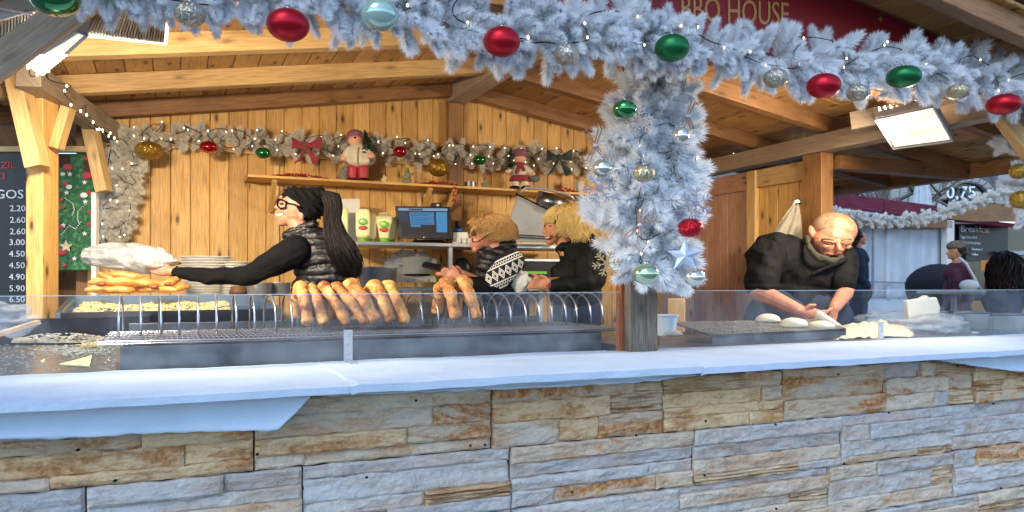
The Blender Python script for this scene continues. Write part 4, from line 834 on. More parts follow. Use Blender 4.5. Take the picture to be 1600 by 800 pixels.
# cheese pan
t = thing('cheese_pan', PB(240, 480, 1.3), 'long shallow steel pan with grated cheese beside the left post', 'pan')
P0, P1, P2, P3 = PB(95, 488, 1.02), PB(432, 482, 1.02), PB(402, 461, 1.75), PB(118, 463, 1.75)
for a, b in ((P0, P1), (P1, P2), (P2, P3), (P3, P0)):
    m = MB(); d = V((0, 0, -.075)); n_ = ((a + b) / 2 - (P0 + P2) / 2); n_.z = 0; n_.normalize(); m.hexa([a + d, b + d, b + d + n_ * .004, a + d + n_ * .004, a, b, b + n_ * .03, a + n_ * .03]); m.build('pan_wall', STEEL, t)
m = MB(); m.hexa([x - V((0, 0, .08)) for x in (P0, P1, P2, P3)] + [x - V((0, 0, .072)) for x in (P0, P1, P2, P3)]); m.build('pan_base', STEEL, t)
m = MB()
for k in range(4500):
    u, v = random.uniform(.04, .8), random.uniform(.04, .96); p = P0.lerp(P1, u).lerp(P3.lerp(P2, u), v) + V((0, 0, -.045 + .04 * noise.noise(V((u * 6, v * 4, 0))) + random.uniform(0, .012))); a = random.uniform(0, 3.14); m.box(p, (E1 * math.cos(a) + E2 * math.sin(a)) * .009, V((0, 0, .0018)), (E2 * math.cos(a) - E1 * math.sin(a)) * .0018)
m.build('grated_cheese', CHEESE, t, kind='stuff')
def loaf(px, py, b, L, r, ang, lab, dp=0, mat=BREAD):
    F = Fig(px, py, YB(px, b)); n = 13; pts = []; rs = []
    for k in range(n): u = k / (n - 1) * 2 - 1; pts.append((px + u * L * math.cos(ang), py - u * L * math.sin(ang) + 1.5 * u * u, dp * u)); rs.append(r * max(.25, (1 - abs(u) ** 4) ** .5))
    m = MB(); F.tube(m, pts, rs, 12); zc = F.pt(px, py).z; m.v = [V((v.x, v.y, zc + (v.z - zc) * .8)) + noise.noise_vector(v * 11 + V((px, 0, 0))) * .014 + noise.noise_vector(v * 32) * .006 for v in m.v]
    o = m.build('bread_roll', mat, smooth=True); return tag(o, lab, 'bread', 'pile of flat bread rolls beyond the left pan')
BL = ['bread roll lying across the bottom left of the bread pile', 'bread roll lying across the bottom right of the bread pile', 'long golden bread roll forming the middle layer of the pile', 'bread roll with a dark end at the middle right of the pile', 'short bread roll poking up at the top left of the pile', 'crooked bread roll on top of the pile under the plastic bag', 'round bread end at the far right of the pile', 'small bread roll in front of the pile at the right']
for i, a in enumerate(((170, 453, 42, 7, .0, 10), (232, 452, 44, 7, .03, -8), (188, 441, 52, 9.5, -.05, 12), (240, 444, 30, 8, -.2, 14), (168, 432, 18, 4.5, -.6, 6), (196, 430, 30, 5.5, -.15, 8), (268, 440, 17, 8, .5, 20), (284, 449, 14, 6, .3, 10))): loaf(a[0], a[1], 1.62, a[2], a[3], a[4], BL[i], a[5])
for i, (px, py, r) in enumerate(((158, 444, 5), (240, 448, 5), (262, 444, 4))): F = Fig(px, py, YB(px, 1.6)); m = MB(); F.ell(m, px, py, -14, r * 1.5, r * .8, r); tag(m.build('bread_tip', BROWNB if False else plain('dark_bread_tip', '7a4420', .5, var=.3), smooth=True), ['dark browned bread tip at the left of the pile', 'dark browned bread tip in the middle of the pile', 'dark browned bread tip at the right of the pile'][i], 'bread')
# white baskets
def basket(cx, yt, yb, rx, lab, n=16):
    F = Fig(cx, yb, YB(cx, 2.15)); t = thing('stack_of_plates', F.o, lab, 'plates', 'stacks of white ribbed plates'); h = (yb - yt)
    for k in range(n):
        y = yb - h * k / n; m = MB(); R = rx * (.8 + .2 * k / n) * F.s; m.lathe([(R * .8, 0), (R * .93, h / n * .75 * F.s), (R, h / n * .8 * F.s), (R, h / n * .98 * F.s), (R * .94, h / n * .98 * F.s)], F.pt(cx, y), 30, 1, .8); m.build('plate', PAPER, t, smooth=False)
basket(322, 401, 462, 42, 'taller stack of white ribbed plates behind the bread', 15); basket(356, 409, 464, 36, 'lower stack of white ribbed plates right of the taller one', 13)
# knob / jar lid and pans behind
F = Fig(373, 452, YB(373, 1.9)); t = thing('jar_lid', F.o, 'round rusty brown lid beside the stack of plates', 'lid'); m = MB(); m.lathe([(14 * F.s, -.02), (14 * F.s, .0), (12.5 * F.s, .012), (12 * F.s, .03), (10 * F.s, .035)], F.pt(373, 455), 18); m.build('lid_body', BROWNB, t, smooth=True)
def pot(cx, yt, yb, rx, b, lab, mat=STEELL, lid=None, handle=None, cat='pot', flare=1.0, ear=False):
    F = Fig(cx, yb, YB(cx, b)); t = thing(cat.replace(' ', '_'), F.o, lab, cat); R = rx * F.s; h = (yb - yt) * F.s
    m = MB(); m.lathe([(R * .85 / flare, 0), (R * .95 / flare, h * .1), (R * .99, h * .93), (R * 1.04, h * .97), (R * 1.04, h), (R * .97, h), (R * .93, h * .3), (R * .8 / flare, .01)], F.pt(cx, yb), 32); m.build('vessel', mat, t, smooth=True)
    if lid: m = MB(); m.lathe([(R * 1.0, h * 1.001), (R * .95, h * 1.06), (R * .3, h * 1.14), (R * .12, h * 1.15), (R * .12, h * 1.26), (R * .02, h * 1.27)], F.pt(cx, yb), 28); m.build('lid', lid, t, smooth=True)
    if handle: m = MB(); m.beam(F.pt(cx + handle[0], yt + 3, -rx * .5), F.pt(cx + handle[2], handle[3], -rx * 1.2), .02, .012); m.build('handle', BLACK, t)
    if ear:
        for s_ in (-1, 1): m = MB(); F.tube(m, [(cx + s_ * rx * .95, yt + 8, -6), (cx + s_ * rx * 1.17, yt + 9, -3), (cx + s_ * rx * 1.17, yt + 11, 3), (cx + s_ * rx * .95, yt + 11, 6)], 1.6); m.build('ear_handle', mat, t)
    return t
pot(404, 441, 463, 20, 1.9, 'small steel pan left of the dark haired woman', cat='pan'); pot(436, 441, 462, 18, 2.0, 'steel pan tucked against the dark haired woman', cat='pan')
pot(590, 417, 462, 31, 1.95, 'large steel mixing pot behind the fried dough strips', cat='pot')
# back counter
t = thing('back_table', S(1, 2.3, EYE - .05), 'steel back table with hot plate below the long shelf', 'table')
za = PB(660, 449, 2.1).z; A0, A1 = ab(PB(560, 450, 2.1))[0], ab(PB(905, 450, 2.1))[0]
m = MB(); m.sbox(A0, A1, 2.05, 2.85, za - .03, za); m.build('table_top', STEELP, t, bevel=.003)
for a in (A0 + .03, A1 - .03):
    for b in (2.08, 2.8): m = MB(); m.sbox(a - .02, a + .02, b - .02, b + .02, .38, za - .03); m.build('leg', STEELP, t)
t = thing('steel_overshelf', S(1, 2.7, EYE + .3), 'long pale steel shelf at head height carrying bottles and the till', 'shelf')
zs = PB(700, 381, 2.55).z; A0, A1 = ab(PB(556, 380, 2.5))[0], ab(PB(905, 380, 2.5))[0]; ZS = zs
m = MB(); m.sbox(A0, A1, 2.45, 3.0, zs - .028, zs); m.build('shelf_top', STEELP, t, bevel=.003)
for x in (703, 750): a = ab(PB(x, 400, 2.5))[0]; m = MB(); m.sbox(a - .016, a + .016, 2.48, 2.51, za, zs - .028); m.build('leg', STEELP, t)
m = MB(); m.sbox(ab(PB(795, 390, 2.5))[0], A1, 2.5, 2.95, zs - .14, zs - .12); m.build('lower_shelf', STEELP, t)
def OS(px, b=2.6): Y = YB(px, b); y = HZ - (ZS - EYE) / Y * FP; return Fig(px, y, Y)
t = thing('dark_cabinet', S(1.6, 2.6, 1.3), 'black open cabinet between the two women at the back', 'cabinet'); m = MB(); m.sbox(ab(PB(790, 390, 2.5))[0], A1 + .1, 2.52, 2.98, za + .004, zs - .145); m.build('cabinet_body', BLACK, t)
m = MB(); m.sbox(ab(PB(795, 390, 2.5))[0], ab(PB(850, 390, 2.5))[0], 2.47, 2.515, za + .01, PB(820, 427, 2.5).z); m.build('green_rimmed_box', DARK, t); m = MB(); m.sbox(ab(PB(795, 390, 2.5))[0] - .005, ab(PB(851, 390, 2.5))[0], 2.455, 2.52, PB(820, 428, 2.5).z, PB(820, 424, 2.5).z); m.build('green_rim', GREENP, t)
m = MB(); F = Fig(650, 440, YB(650, 2.75)); F.ell(m, 640, 412, 0, 42, 20, 14, fn=lambda v: 1 + .25 * noise.noise(v * 2.3)); tag(m.build('plastic_sack', BAG, smooth=True), 'crumpled grey plastic sack under the long steel shelf', 'bag')
m = MB(); F.tube(m, [(618, 410, -8), (622, 395, -8), (631, 388, -8), (636, 398, -8), (634, 412, -8)], 1.6); tag(m.build('bag_handle', BAG), 'upright loop handle of the plastic sack under the shelf', 'bag handle')
m = MB(); F = Fig(770, 430, YB(770, 2.6)); F.ell(m, 722, 420, 0, 14, 17, 10, fn=lambda v: 1 + .2 * noise.noise(v * 3)); tag(m.build('cloth_bundle', DARK, smooth=True), 'dark bundle under the shelf beside the steel leg', 'bundle')
# hotplate and cooker
t = pot(652, 404, 429, 23, 2.2, 'cream enamel cooking pot with lid on the hot plate', mat=plain('cream_enamel', 'd8d2bc', .3, var=.1, bst=0), lid=plain('cream_lid', 'cfc9b4', .3, var=.1, bst=0), cat='cooking pot', ear=True)
F = Fig(650, 444, YB(650, 2.2)); t = thing('hot_plate', F.o, 'cream two knob hot plate under the cooking pot', 'hot plate')
m = MB(); m.hexa([F.pt(616, 441, -18), F.pt(683, 441, -18), F.pt(683, 441, 20), F.pt(616, 441, 20), F.pt(620, 431, -14), F.pt(680, 431, -14), F.pt(680, 431, 18), F.pt(620, 431, 18)]); m.build('body', plain('cream_enamel_base', 'cbc5b0', .35, var=.15, bst=0), t, bevel=.006)
m = MB(); m.lathe([(21 * F.s, 0), (21 * F.s, .01), (19 * F.s, .014)], F.pt(652, 431), 24); m.build('burner', BLACK, t)
for x in (636, 668): m = MB(); F.ell(m, x, 437, -18, 3.4, 3.0, 2.5); m.build('knob', PAPER, t, smooth=True)
# things on overshelf: bottles
def bottle(px, w_, h, lab, up=True, b=2.62, waist=False, logo=1):
    F = OS(px, b); y0 = F.py; t = thing('sauce_bottle', F.o, lab, 'sauce bottle', 'cream squeeze bottles on the long steel shelf'); m = MB(); R = w_ * F.s
    if waist: prof = [(R * .5, 7), (R * .6, 9), (R * .72, 22), (R * .95, 32), (R * 1.0, 42), (R * .92, h - 6), (R * .55, h)]
    else: prof = [(R * .62, 7), (R * .9, 10), (R * .97, 13), (R, h * .5), (R * .98, h - 4), (R * .75, h)]
    m.lathe([(r, z * F.s) for r, z in prof], F.pt(px, y0), 24, 1, .6); m.build('bottle_body', CREAM, t, smooth=True)
    m = MB(); m.lathe([(R * .5, 0), (R * .56, 6.8 * F.s)], F.pt(px, y0), 18, 1, .8); m.build('cap', GREENP, t, smooth=False)
    if logo:
        for (dx, dy, rx, ry, mt) in (((0, .62, 7.2, 5.5, GREENP), (0, .6, 5.6, 3.0, CREAM), (0, .44, 7.0, 3.6, REDP), (0, .43, 5, 1.2, PAPER)) if logo == 1 else ((-1, .66, 5.5, 7, REDP), (-1, .6, 5, 2.4, PAPER), (-1, .5, 5, 3.0, REDP), (-1, .42, 4, 2.0, BLACK))):
            m = MB(); F.ell(m, px + dx, y0 - h * dy, -w_ * .6 + .3 - .3 * ry * .1, rx, ry, .8, seg=16, ring=8); m.build('label_print', mt, t, smooth=True)
    return t
bottle(534, 10, 54, 'cream bottle half hidden behind the ponytail', logo=0, b=2.66); bottle(567, 11.5, 52, 'cream squeeze bottle with red label standing left of the waisted one'); bottle(580, 8, 47, 'cream bottle standing behind the red labelled one', logo=0, b=2.78)
bottle(600, 13, 47, 'waisted cream squeeze bottle with green and red print beside the till', waist=True); bottle(612, 9, 44, 'cream bottle standing behind the waisted one next to the till', logo=0, b=2.78)
F = OS(543, 2.85); m = MB(); m.hexa([F.pt(528, F.py, -3), F.pt(563, F.py, -3), F.pt(563, F.py, 4), F.pt(528, F.py, 4), F.pt(526, F.py - 70, -3), F.pt(562, F.py - 70, -3), F.pt(562, F.py - 70, 4), F.pt(526, F.py - 70, 4)]); tag(m.build('foam_sheet_stack', PAPER, bevel=.003), 'upright stack of white foam sheets behind the bottles', 'packaging')
# till
F = OS(668, 2.6); t = thing('till_screen', F.o, 'black touch screen till with a blue lit display on the steel shelf', 'till')
c = [(623, 372), (706, 374), (704, 323), (617, 322)]; front = [F.pt(x, y, -6 + (4 if y < 350 else 0)) for x, y in c]; m = MB(); m.slab(front, V((0, .035, 0)), .004); m.build('bezel', BLACK, t)
scr = [front[0].lerp(front[2], .07) , front[1].lerp(front[3], .07), front[2].lerp(front[0], .06), front[3].lerp(front[1], .06)]; nrm = V((0, -.002, 0))
def sc_q(u0, u1, v0, v1, name, mat, off=1):
    def pp(u, v): return scr[3].lerp(scr[2], u).lerp(scr[0].lerp(scr[1], u), v) + nrm * off
    m = MB(); m.hexa([pp(u0, v1), pp(u1, v1), pp(u1, v1) - nrm * .6, pp(u0, v1) - nrm * .6, pp(u0, v0), pp(u1, v0), pp(u1, v0) - nrm * .6, pp(u0, v0) - nrm * .6]); m.build(name, mat, t, recalc=True)
def em(nm, h, s_=.32): c_ = lin(h); k = emis(nm, c_, s_ * 1.1, .02); return k
sc_q(0, 1, 0, 1, 'display', em('screen_grey', '2c2e36', .12), 1); sc_q(0, 1, 0, .09, 'title_bar', em('screen_pale', '9cc0e6', .24), 2.2); sc_q(.01, .18, .13, .5, 'menu_column', em('screen_slate', '2f4d76', .16), 2.2)
for r_ in range(6): sc_q(.21, .72 if r_ < 5 else .42, .14 + r_ * .09, .22 + r_ * .09, 'button_row', em('screen_blue', '3f9bdc', .24), 2.2)
sc_q(.76, .99, .13, .84, 'order_list', em('screen_blue2', '4aa2e0', .24), 2.2); sc_q(.03, .95, .9, .96, 'status_bar', em('screen_dark', '4a3848', .12), 2.2)
sc_q(.21, .5, .02, .07, 'title_text', BLACK, 3.4)
for k in range(5): sc_q(.23, .68 - .06 * (k % 2), .165 + k * .09, .18 + k * .09, 'text_line', em('screen_text', '1d4f80', .2), 3.4)
m = MB(); m.hexa([F.pt(640, F.py, -8), F.pt(702, F.py, -8), F.pt(695, F.py, 18), F.pt(645, F.py, 18), F.pt(648, F.py - 6, 0), F.pt(690, F.py - 6, 0), F.pt(690, F.py - 6, 12), F.pt(648, F.py - 6, 12)]); m.build('stand', BLACK, t)
m = MB(); m.hexa([F.pt(672, 323, 4), F.pt(690, 323, 4), F.pt(690, 323, 9), F.pt(672, 323, 9), F.pt(673, 317, 4), F.pt(689, 317, 4), F.pt(689, 317, 9), F.pt(673, 317, 9)]); m.build('camera_box', BLACK, t, bevel=.003)
m = MB(); F.ell(m, 684, 320.5, 3.6, 2.5, 1.8, .8); m.build('small_display', PAPER, t)
m = MB(); m.hexa([F.pt(x, y, -5) for x, y in ((661, 371.8), (663, 371.8), (663, 370), (661, 370))] + [F.pt(x, y, -7) for x, y in ((661, 371.8), (663, 371.8), (663, 370), (661, 370))]); m.build('maker_mark', PAPER, t)
# small bottles & white boxes
F = OS(715, 2.6)
t = thing('small_bottle', F.o, 'small dark bottle with blue shoulder beside the till', 'bottle'); m = MB(); m.lathe([(8 * F.s, 8 * F.s), (8 * F.s, 18 * F.s), (5 * F.s, 24 * F.s), (3 * F.s, 28 * F.s)], F.pt(715, F.py, 5), 18); m.build('bottle_body', BLACK, t, smooth=True)
m = MB(); m.lathe([(8.6 * F.s, 20 * F.s), (8.6 * F.s, 22 * F.s), (4.6 * F.s, 25 * F.s)], F.pt(715, F.py, 5), 18); m.build('blue_band', BLUEP, t, smooth=True); m = MB(); m.lathe([(4 * F.s, 28 * F.s), (4.4 * F.s, 36 * F.s)], F.pt(715, F.py, 5), 12); m.build('cap', BLACK, t)
t = thing('napkin_box', F.o, 'white plastic box of napkins right of the till', 'box'); m = MB(); m.hexa([F.pt(707, F.py, -8), F.pt(732, F.py, -8), F.pt(732, F.py, 0), F.pt(707, F.py, 0), F.pt(708, F.py - 19, -8), F.pt(731, F.py - 19, -8), F.pt(731, F.py - 19, 0), F.pt(708, F.py - 19, 0)]); m.build('box_body', WPLA, t, bevel=.004)
for k in range(3): m = MB(); m.lathe([(4 * F.s, 0), (4.2 * F.s, 9 * F.s), (3.5 * F.s, 9.6 * F.s)], F.pt(717 + 8.6 * k, F.py, -13), 14); m.build('small_tub', PAPER, t, smooth=True)
# big open grill lid
F = Fig(850, 380, YB(850, 2.35)); t = thing('contact_grill', F.o, 'large pale steel box with its tilted lid open behind the blonde woman', 'grill')
q = [F.pt(788, 374, 4), F.pt(872, 378, 4), F.pt(866, 330, 14), F.pt(808, 300, 14)]; q = [F.pt(786, 376, 2), F.pt(886, 379, 2), F.pt(868, 334, 16), F.pt(808, 304, 16)]
m = MB(); m.slab(q, V((0, .05, 0)), .006); m.build('lid_panel', STEELP, t)
m = MB(); F.tube(m, [(806, 303, 12), (868, 333, 12)], 1.3); m.build('hinge_bar', BLACK, t); m = MB(); F.ell(m, 808, 304, 8, 2.4, 2.4, 2); m.build('hinge_knob', BLACK, t)
m = MB(); F.tube(m, [(812, 302, 14), (822, 293, 14), (846, 294, 16), (888, 304, 18), (899, 312, 18)], 2.0); m.build('lift_handle', STEELP, t, smooth=True); m = MB(); F.tube(m, [(898, 309, 18), (920, 316, 18)], 2.8); m.build('grip', BLACK, t)
m = MB(); F.tube(m, [(788, 366, -1), (884, 371, -1)], .9); F.tube(m, [(788, 370, -1), (884, 374, -1)], .9); m.build('groove', STEELD, t)
m = MB(); m.lathe([(25 * F.s, 0), (27 * F.s, 22 * F.s), (25 * F.s, 22 * F.s), (23 * F.s, .01)], V((0, 0, 0)), 28); Rm = Matrix.Rotation(.35, 3, 'Y'); m.v = [F.pt(858, 328, 28) + Rm @ v for v in m.v]; tag(m.build('steel_bowl', STEEL, smooth=True), 'tilted steel pot behind the open lid under the shelf', 'pot')
m = MB(); F2 = OS(815, 2.48); m.lathe([(30 * F2.s, .0), (34 * F2.s, .012), (33 * F2.s, .015)], F2.pt(822, F2.py), 24, 1, .5); tag(m.build('white_plate', PAPER, smooth=True), 'flat white plate on the steel shelf in front of the open lid', 'plate')
# ================================================================ RIGHT COUNTER: DOUGH TABLE
t = thing('baking_tray', PB(1180, 515, .4), 'dark floured baking tray under the dough balls', 'tray')
q = [PB(1113, 524, .2), PB(1322, 514, .2), PB(1296, 498, .78), PB(1050, 503, .78)]
m = MB(); m.hexa([x - V((0, 0, .012)) for x in q] + q); m.build('tray_sheet', plain('floured_dark_tray', '66645f', .55, .3, var=.6, vs=10, bs=60, bst=.2), t)
m = MB(); m.hexa([q[0] - V((0, 0, .06)), q[1] - V((0, 0, .06)), q[1] - V((0, 0, .06)) + E2 * .01, q[0] - V((0, 0, .06)) + E2 * .01, q[0] + V((0, 0, .004)), q[1] + V((0, 0, .004)), q[1] + V((0, 0, .004)) + E2 * .01, q[0] + V((0, 0, .004)) + E2 * .01]); m.build('tray_front', STEELD, t)
m = MB()
for k in range(700): u, v = random.random(), random.random(); p = q[0].lerp(q[1], u).lerp(q[3].lerp(q[2], u), v) + V((0, 0, .002)); m.box(p, E1 * random.uniform(.001, .005), E2 * random.uniform(.001, .004), V((0, 0, .001)))
m.build('flour_dust', FLOUR, t, kind='stuff')
def doughball(px, py, rx, ry, b, lab):
    F = Fig(px, py, YB(px, b)); m = MB(); F.ell(m, px, py, 0, rx, ry, rx * .95, seg=28, ring=16, fn=lambda v: (1 if v.z > -.35 else .8) * (1 + .05 * noise.noise(v * 1.8 + V((px, 0, 0))))); tag(m.build('dough_ball', RAW, smooth=True), lab, 'dough ball', 'raw dough balls on the baking tray')
doughball(1200, 500, 19, 10, .7, 'flattened raw dough ball at the left rear of the tray'); doughball(1240, 508, 22, 12, .42, 'largest raw dough ball in the middle of the tray'); doughball(1283, 510, 21, 9, .36, 'raw dough ball right beside the baker hands')
F = Fig(1300, 500, YB(1300, .45)); m = MB(); F.cap(m, 1280, 492, 0, 7, 1312, 512, -4, 5); tag(remesh(m, 'dough_strand', RAW, None, .008, 2), 'stretched raw dough the baker is pressing', 'dough')
t = thing('flour_heap', PB(1380, 515, .5), 'spread heap of flour on the table right of the baker', 'flour')
def fl(i, j):
    x = 1300 + 130 * i; b = .16 + .75 * j; base_ = zl - .02 + (.03 + .05 * j) * (max(0, math.sin(i * 3.1416)) ** .35) + .012 * noise.noise(V((i * 14, j * 8, 4))); hgt = max(0, math.sin(i * 3.14) ** .6 * math.sin(min(1, j * 1.3) * 3.14) ** .5) * (.035 + .05 * noise.fractal(V((i * 9, j * 6, 2)), 1, 2, 4)) - (.02 if noise.noise(V((i * 5, j * 3, 7))) > .35 else 0); p = PB(x, 500, b); return V((p.x, p.y, base_ + hgt))
m = MB(); m.grid(fl, 40, 16); m.build('heap', FLOUR, t, smooth=True)
def bagblob(name, px, py, rx, ry, rd, b, lab, mat, seed, amp=.35, seg=36, cat='bag'):
    F = Fig(px, py, YB(px, b)); m = MB(); F.ell(m, px, py, 0, rx, ry, rd, seg=seg, ring=24, fn=lambda v: 1 + amp * noise.fractal(v * 1.7 + V((seed, 0, 0)), 1, 2, 4)); return tag(m.build(name, mat, smooth=True), lab, cat)
bagblob('plastic_bag', 1452, 510, 62, 18, 34, .45, 'crumpled clear plastic bag lying right of the flour heap', BAG, 3, .35)
bagblob('plastic_bag', 1400, 497, 62, 11, 30, .85, 'long clear plastic sheet crumpled behind the flour heap', CLEARB, 8, .4)
F = Fig(1445, 480, YB(1445, .5)); pts = [(1421, 506), (1467, 506), (1470, 480), (1464, 464), (1454, 466), (1449, 461), (1441, 466), (1417, 470), (1419, 488)]
m = MB(); m.prism([F.pt(x, y, 4) for x, y in pts], V((0, .07, 0))); tag(m.build('paper_bag', PAPER, bevel=.01), 'upright white paper bag standing in the plastic on the right', 'bag')
m = MB(); F = Fig(1520, 523, YB(1520, .3)); F.ell(m, 1520, 523, 0, 16, 5, 8); tag(m.build('white_lump', RAW, smooth=True), 'small white dough lump beside the steel bins', 'dough')
def bin_(x0, x1, yt, yb, b, lab):
    F = Fig((x0 + x1) / 2, yb, YB((x0 + x1) / 2, b)); t = thing('steel_bin', F.o, lab, 'steel bin', 'steel bins on the right'); w2 = (x1 - x0) * F.s / 2; h = (yb - yt) * F.s; o_ = F.o
    for (dx, dy, sx, sy) in ((0, -w2 * .8, w2, .006), (0, w2 * .8, w2, .006), (-w2, 0, .006, w2 * .8 + .006), (w2, 0, .006, w2 * .8 + .006)): m = MB(); m.box(o_ + V((dx, dy, h / 2)), V((sx, 0, 0)), V((0, sy, 0)), V((0, 0, h / 2))); m.build('bin_wall', STEEL, t, bevel=.002)
    m = MB(); m.tube([o_ + V((sx_ * w2 * 1.04, sy_ * w2 * .84, h)) for sx_, sy_ in ((-1, -1), (1, -1), (1, 1), (-1, 1), (-1, -1))], .009, 6); m.build('rolled_rim', STEEL, t, smooth=True)
bin_(1482, 1532, 488, 526, .75, 'steel bin next to the plastic bag on the right'); bin_(1537, 1592, 491, 524, .72, 'steel bin at the right edge of the worktop'); bin_(1597, 1650, 492, 523, .72, 'steel bin cut off by the right edge of the photo')
F = Fig(1040, 524, YB(1040, .35)); t = thing('white_tub', F.o, 'white plastic tub with rim right beside the centre post', 'tub'); m = MB(); m.lathe([(15 * F.s, 0), (18 * F.s, 30 * F.s), (21 * F.s, 30.5 * F.s), (21 * F.s, 32.5 * F.s), (17 * F.s, 32 * F.s), (14 * F.s, .01)], F.o, 28); m.build('tub_body', plain('bluish_white_tub', 'cdd6e2', .5, var=.05, bst=0), t, smooth=False)
bagblob('flour_mound', 1052, 521, 14, 5, 9, .28, 'small white heap of flour beside the white tub', FLOUR, 5, .3, cat='flour')
# wooden block behind tub
m = MB(); F = Fig(1057, 480, YB(1057, 1.2)); m.hexa([F.pt(1044, 520, 0), F.pt(1070, 520, 0), F.pt(1070, 520, 14), F.pt(1044, 520, 14), F.pt(1043, 466, 0), F.pt(1071, 466, 0), F.pt(1071, 466, 14), F.pt(1043, 466, 14)]); tag(m.build('wooden_block', PINE, grain=(0, 0, 1), bevel=.01), 'upright wooden block behind the white tub', 'wood block')
# hanging white bag on side post
F = Fig(1232, 340, YB(1232, 1.45)); t = thing('hanging_bag', F.o, 'white cloth bag hanging from a hook on the wooden door panel', 'bag')
def hb(i, j):
    w_ = 3 + 24 * j ** .8; cx = 1244 - 14 * j; x = cx + (i - .55) * w_ * 2; y = 318 + 58 * j + 3 * math.sin(i * 3.1); return F.pt(x, y, -6 + 3 * math.sin(i * 14 + j * 3) * (.3 + j) - 8 * math.sin(i * 3.1) * j)
m = MB(); m.grid(hb, 30, 16); m.build('cloth', plain('beige_cloth', '8f8878', .9, var=.1, bs=20, bst=.6, bd=.02), t, smooth=True, solid=.003); m = MB(); F.ell(m, 1245, 315, -6, 5, 3, 3); F.cap(m, 1240, 318, -6, 1.5, 1247, 314, -6, 2); m.build('knot', CLOTH, t, smooth=True); m = MB(); F.ell(m, 1250, 316, -5, 2, 4, 2); m.build('hook', BLACK, t)
# ================================================================ PEOPLE
def hand(F, m, wx, wy, wd, ang, L, spread=.16, curl=.5, thumb=1, pr=None, dd=-.15):
    """palm and five separate bent fingers; ang in the picture plane, dd depth slope"""
    pr = pr or L * .2; ca, sa = math.cos(ang), -math.sin(ang); px_, py_ = -sa, ca
    cx, cy = wx + ca * L * .28, wy + sa * L * .28; F.ell(m, cx, cy, wd + dd * L * .3, L * .32, L * .23, L * .13, rot=math.degrees(ang), seg=14, ring=10); F.cap(m, wx - ca * L * .1, wy - sa * L * .1, wd, L * .16, cx, cy, wd, L * .17)
    for k in range(4):
        o_ = (k - 1.5) * L * .115; fl_ = (.40, .46, .44, .34)[k] * L; a = ang + (k - 1.5) * spread * .5; bx, by = cx + ca * L * .22 + px_ * o_, cy + sa * L * .22 + py_ * o_; r = L * (.062, .066, .062, .052)[k]; d0 = wd + dd * L * .5
        mx_, my_ = bx + math.cos(a) * fl_ * .5, by - math.sin(a) * fl_ * .5; a2 = a - curl * (1 + .2 * k) * thumb; ex, ey = mx_ + math.cos(a2) * fl_ * .5, my_ - math.sin(a2) * fl_ * .5
        F.cap(m, bx, by, d0, r * 1.1, mx_, my_, d0 - L * .05, r, 10); F.cap(m, mx_, my_, d0 - L * .05, r, ex, ey, d0 - L * .02, r * .8, 10)
    a = ang + thumb * .9; bx, by = wx + ca * L * .12 - px_ * thumb * L * .12, wy + sa * L * .12 - py_ * thumb * L * .12; mx_, my_ = bx + math.cos(a) * L * .22, by - math.sin(a) * L * .22; ex, ey = mx_ + math.cos(ang + .3 * thumb) * L * .2, my_ - math.sin(ang + .3 * thumb) * L * .2
    F.cap(m, bx, by, wd - L * .08, L * .09, mx_, my_, wd - L * .14, L * .07, 10); F.cap(m, mx_, my_, wd - L * .14, L * .07, ex, ey, wd - L * .14, L * .055, 10)
def strands(F, name, mat, parent, n, fn, r=.9, seg=9, sides=3, label=None):
    m = MB()
    for k in range(n):
        pts = fn(k, n, seg); F.tube(m, pts, [r * (1 - .65 * (i / (len(pts) - 1)) ** 2) for i in range(len(pts))], sides)
    return m.build(name, mat, parent, smooth=True, label=label)
def shell_hair(F, c, R, mask, wav=1.0, jit=.1, start=0.05):
    """strand from the crown over an ellipsoid; mask(azimuth) -> end angle"""
    def fn(k, n, seg):
        ph = random.uniform(0, 2 * math.pi); e = mask(ph) * random.uniform(.88, 1.06); rr = random.uniform(.93, 1.05 + jit); a0 = random.uniform(0, .5); pts = []; w1, w2 = random.uniform(0, 6), random.uniform(-1, 1)
        for i in range(seg + 1):
            t = a0 + (e - a0) * i / seg; tt = min(t, 1.75); p2 = ph + wav * .12 * math.sin(t * 4 + w1) + w2 * .12 * t; q_ = rr + .03 * wav * math.sin(t * 7 + w1)
            x = c[0] + R[0] * q_ * math.sin(tt) * math.cos(p2); d = c[2] + R[2] * q_ * math.sin(tt) * math.sin(p2); y = c[1] - R[1] * q_ * math.cos(tt) + max(0, t - 1.75) * R[1] * 1.05; pts.append((x, y, d))
        return pts
    return fn
def legs(F, t, x, y, w_, mat, d=0):
    m = MB(); yb = HZ + (EYE - .40) / F.Y * FP
    for s_ in (-1, 1): F.cap(m, x + s_ * w_ * .3, y, d, w_ * .36, x + s_ * w_ * .3, yb - 8, d, w_ * .2)
    F.ell(m, x, y, d, w_ * .62, w_ * .5, w_ * .42); remesh(m, 'trousers', mat, t, .022, 4)
    m = MB()
    for s_ in (-1, 1): F.ell(m, x + s_ * w_ * .3, yb - 5, d - 9, w_ * .18, 7, 24)
    m.build('shoes', BLACK, t, smooth=True)
def folds(amp, f=9.0, seed=0, aniso=(1, 1, 1)):
    def fn(co, n_):
        q_ = V((co.x * aniso[0] + .3 * co.z, co.y * aniso[1], co.z * aniso[2])) * f + V((seed, 0, 0)); r_ = 1 - 2.4 * abs(noise.noise(q_ * .8)); return amp * (.45 * r_ + .35 * noise.noise(q_ * 1.9) - .2)
    return fn
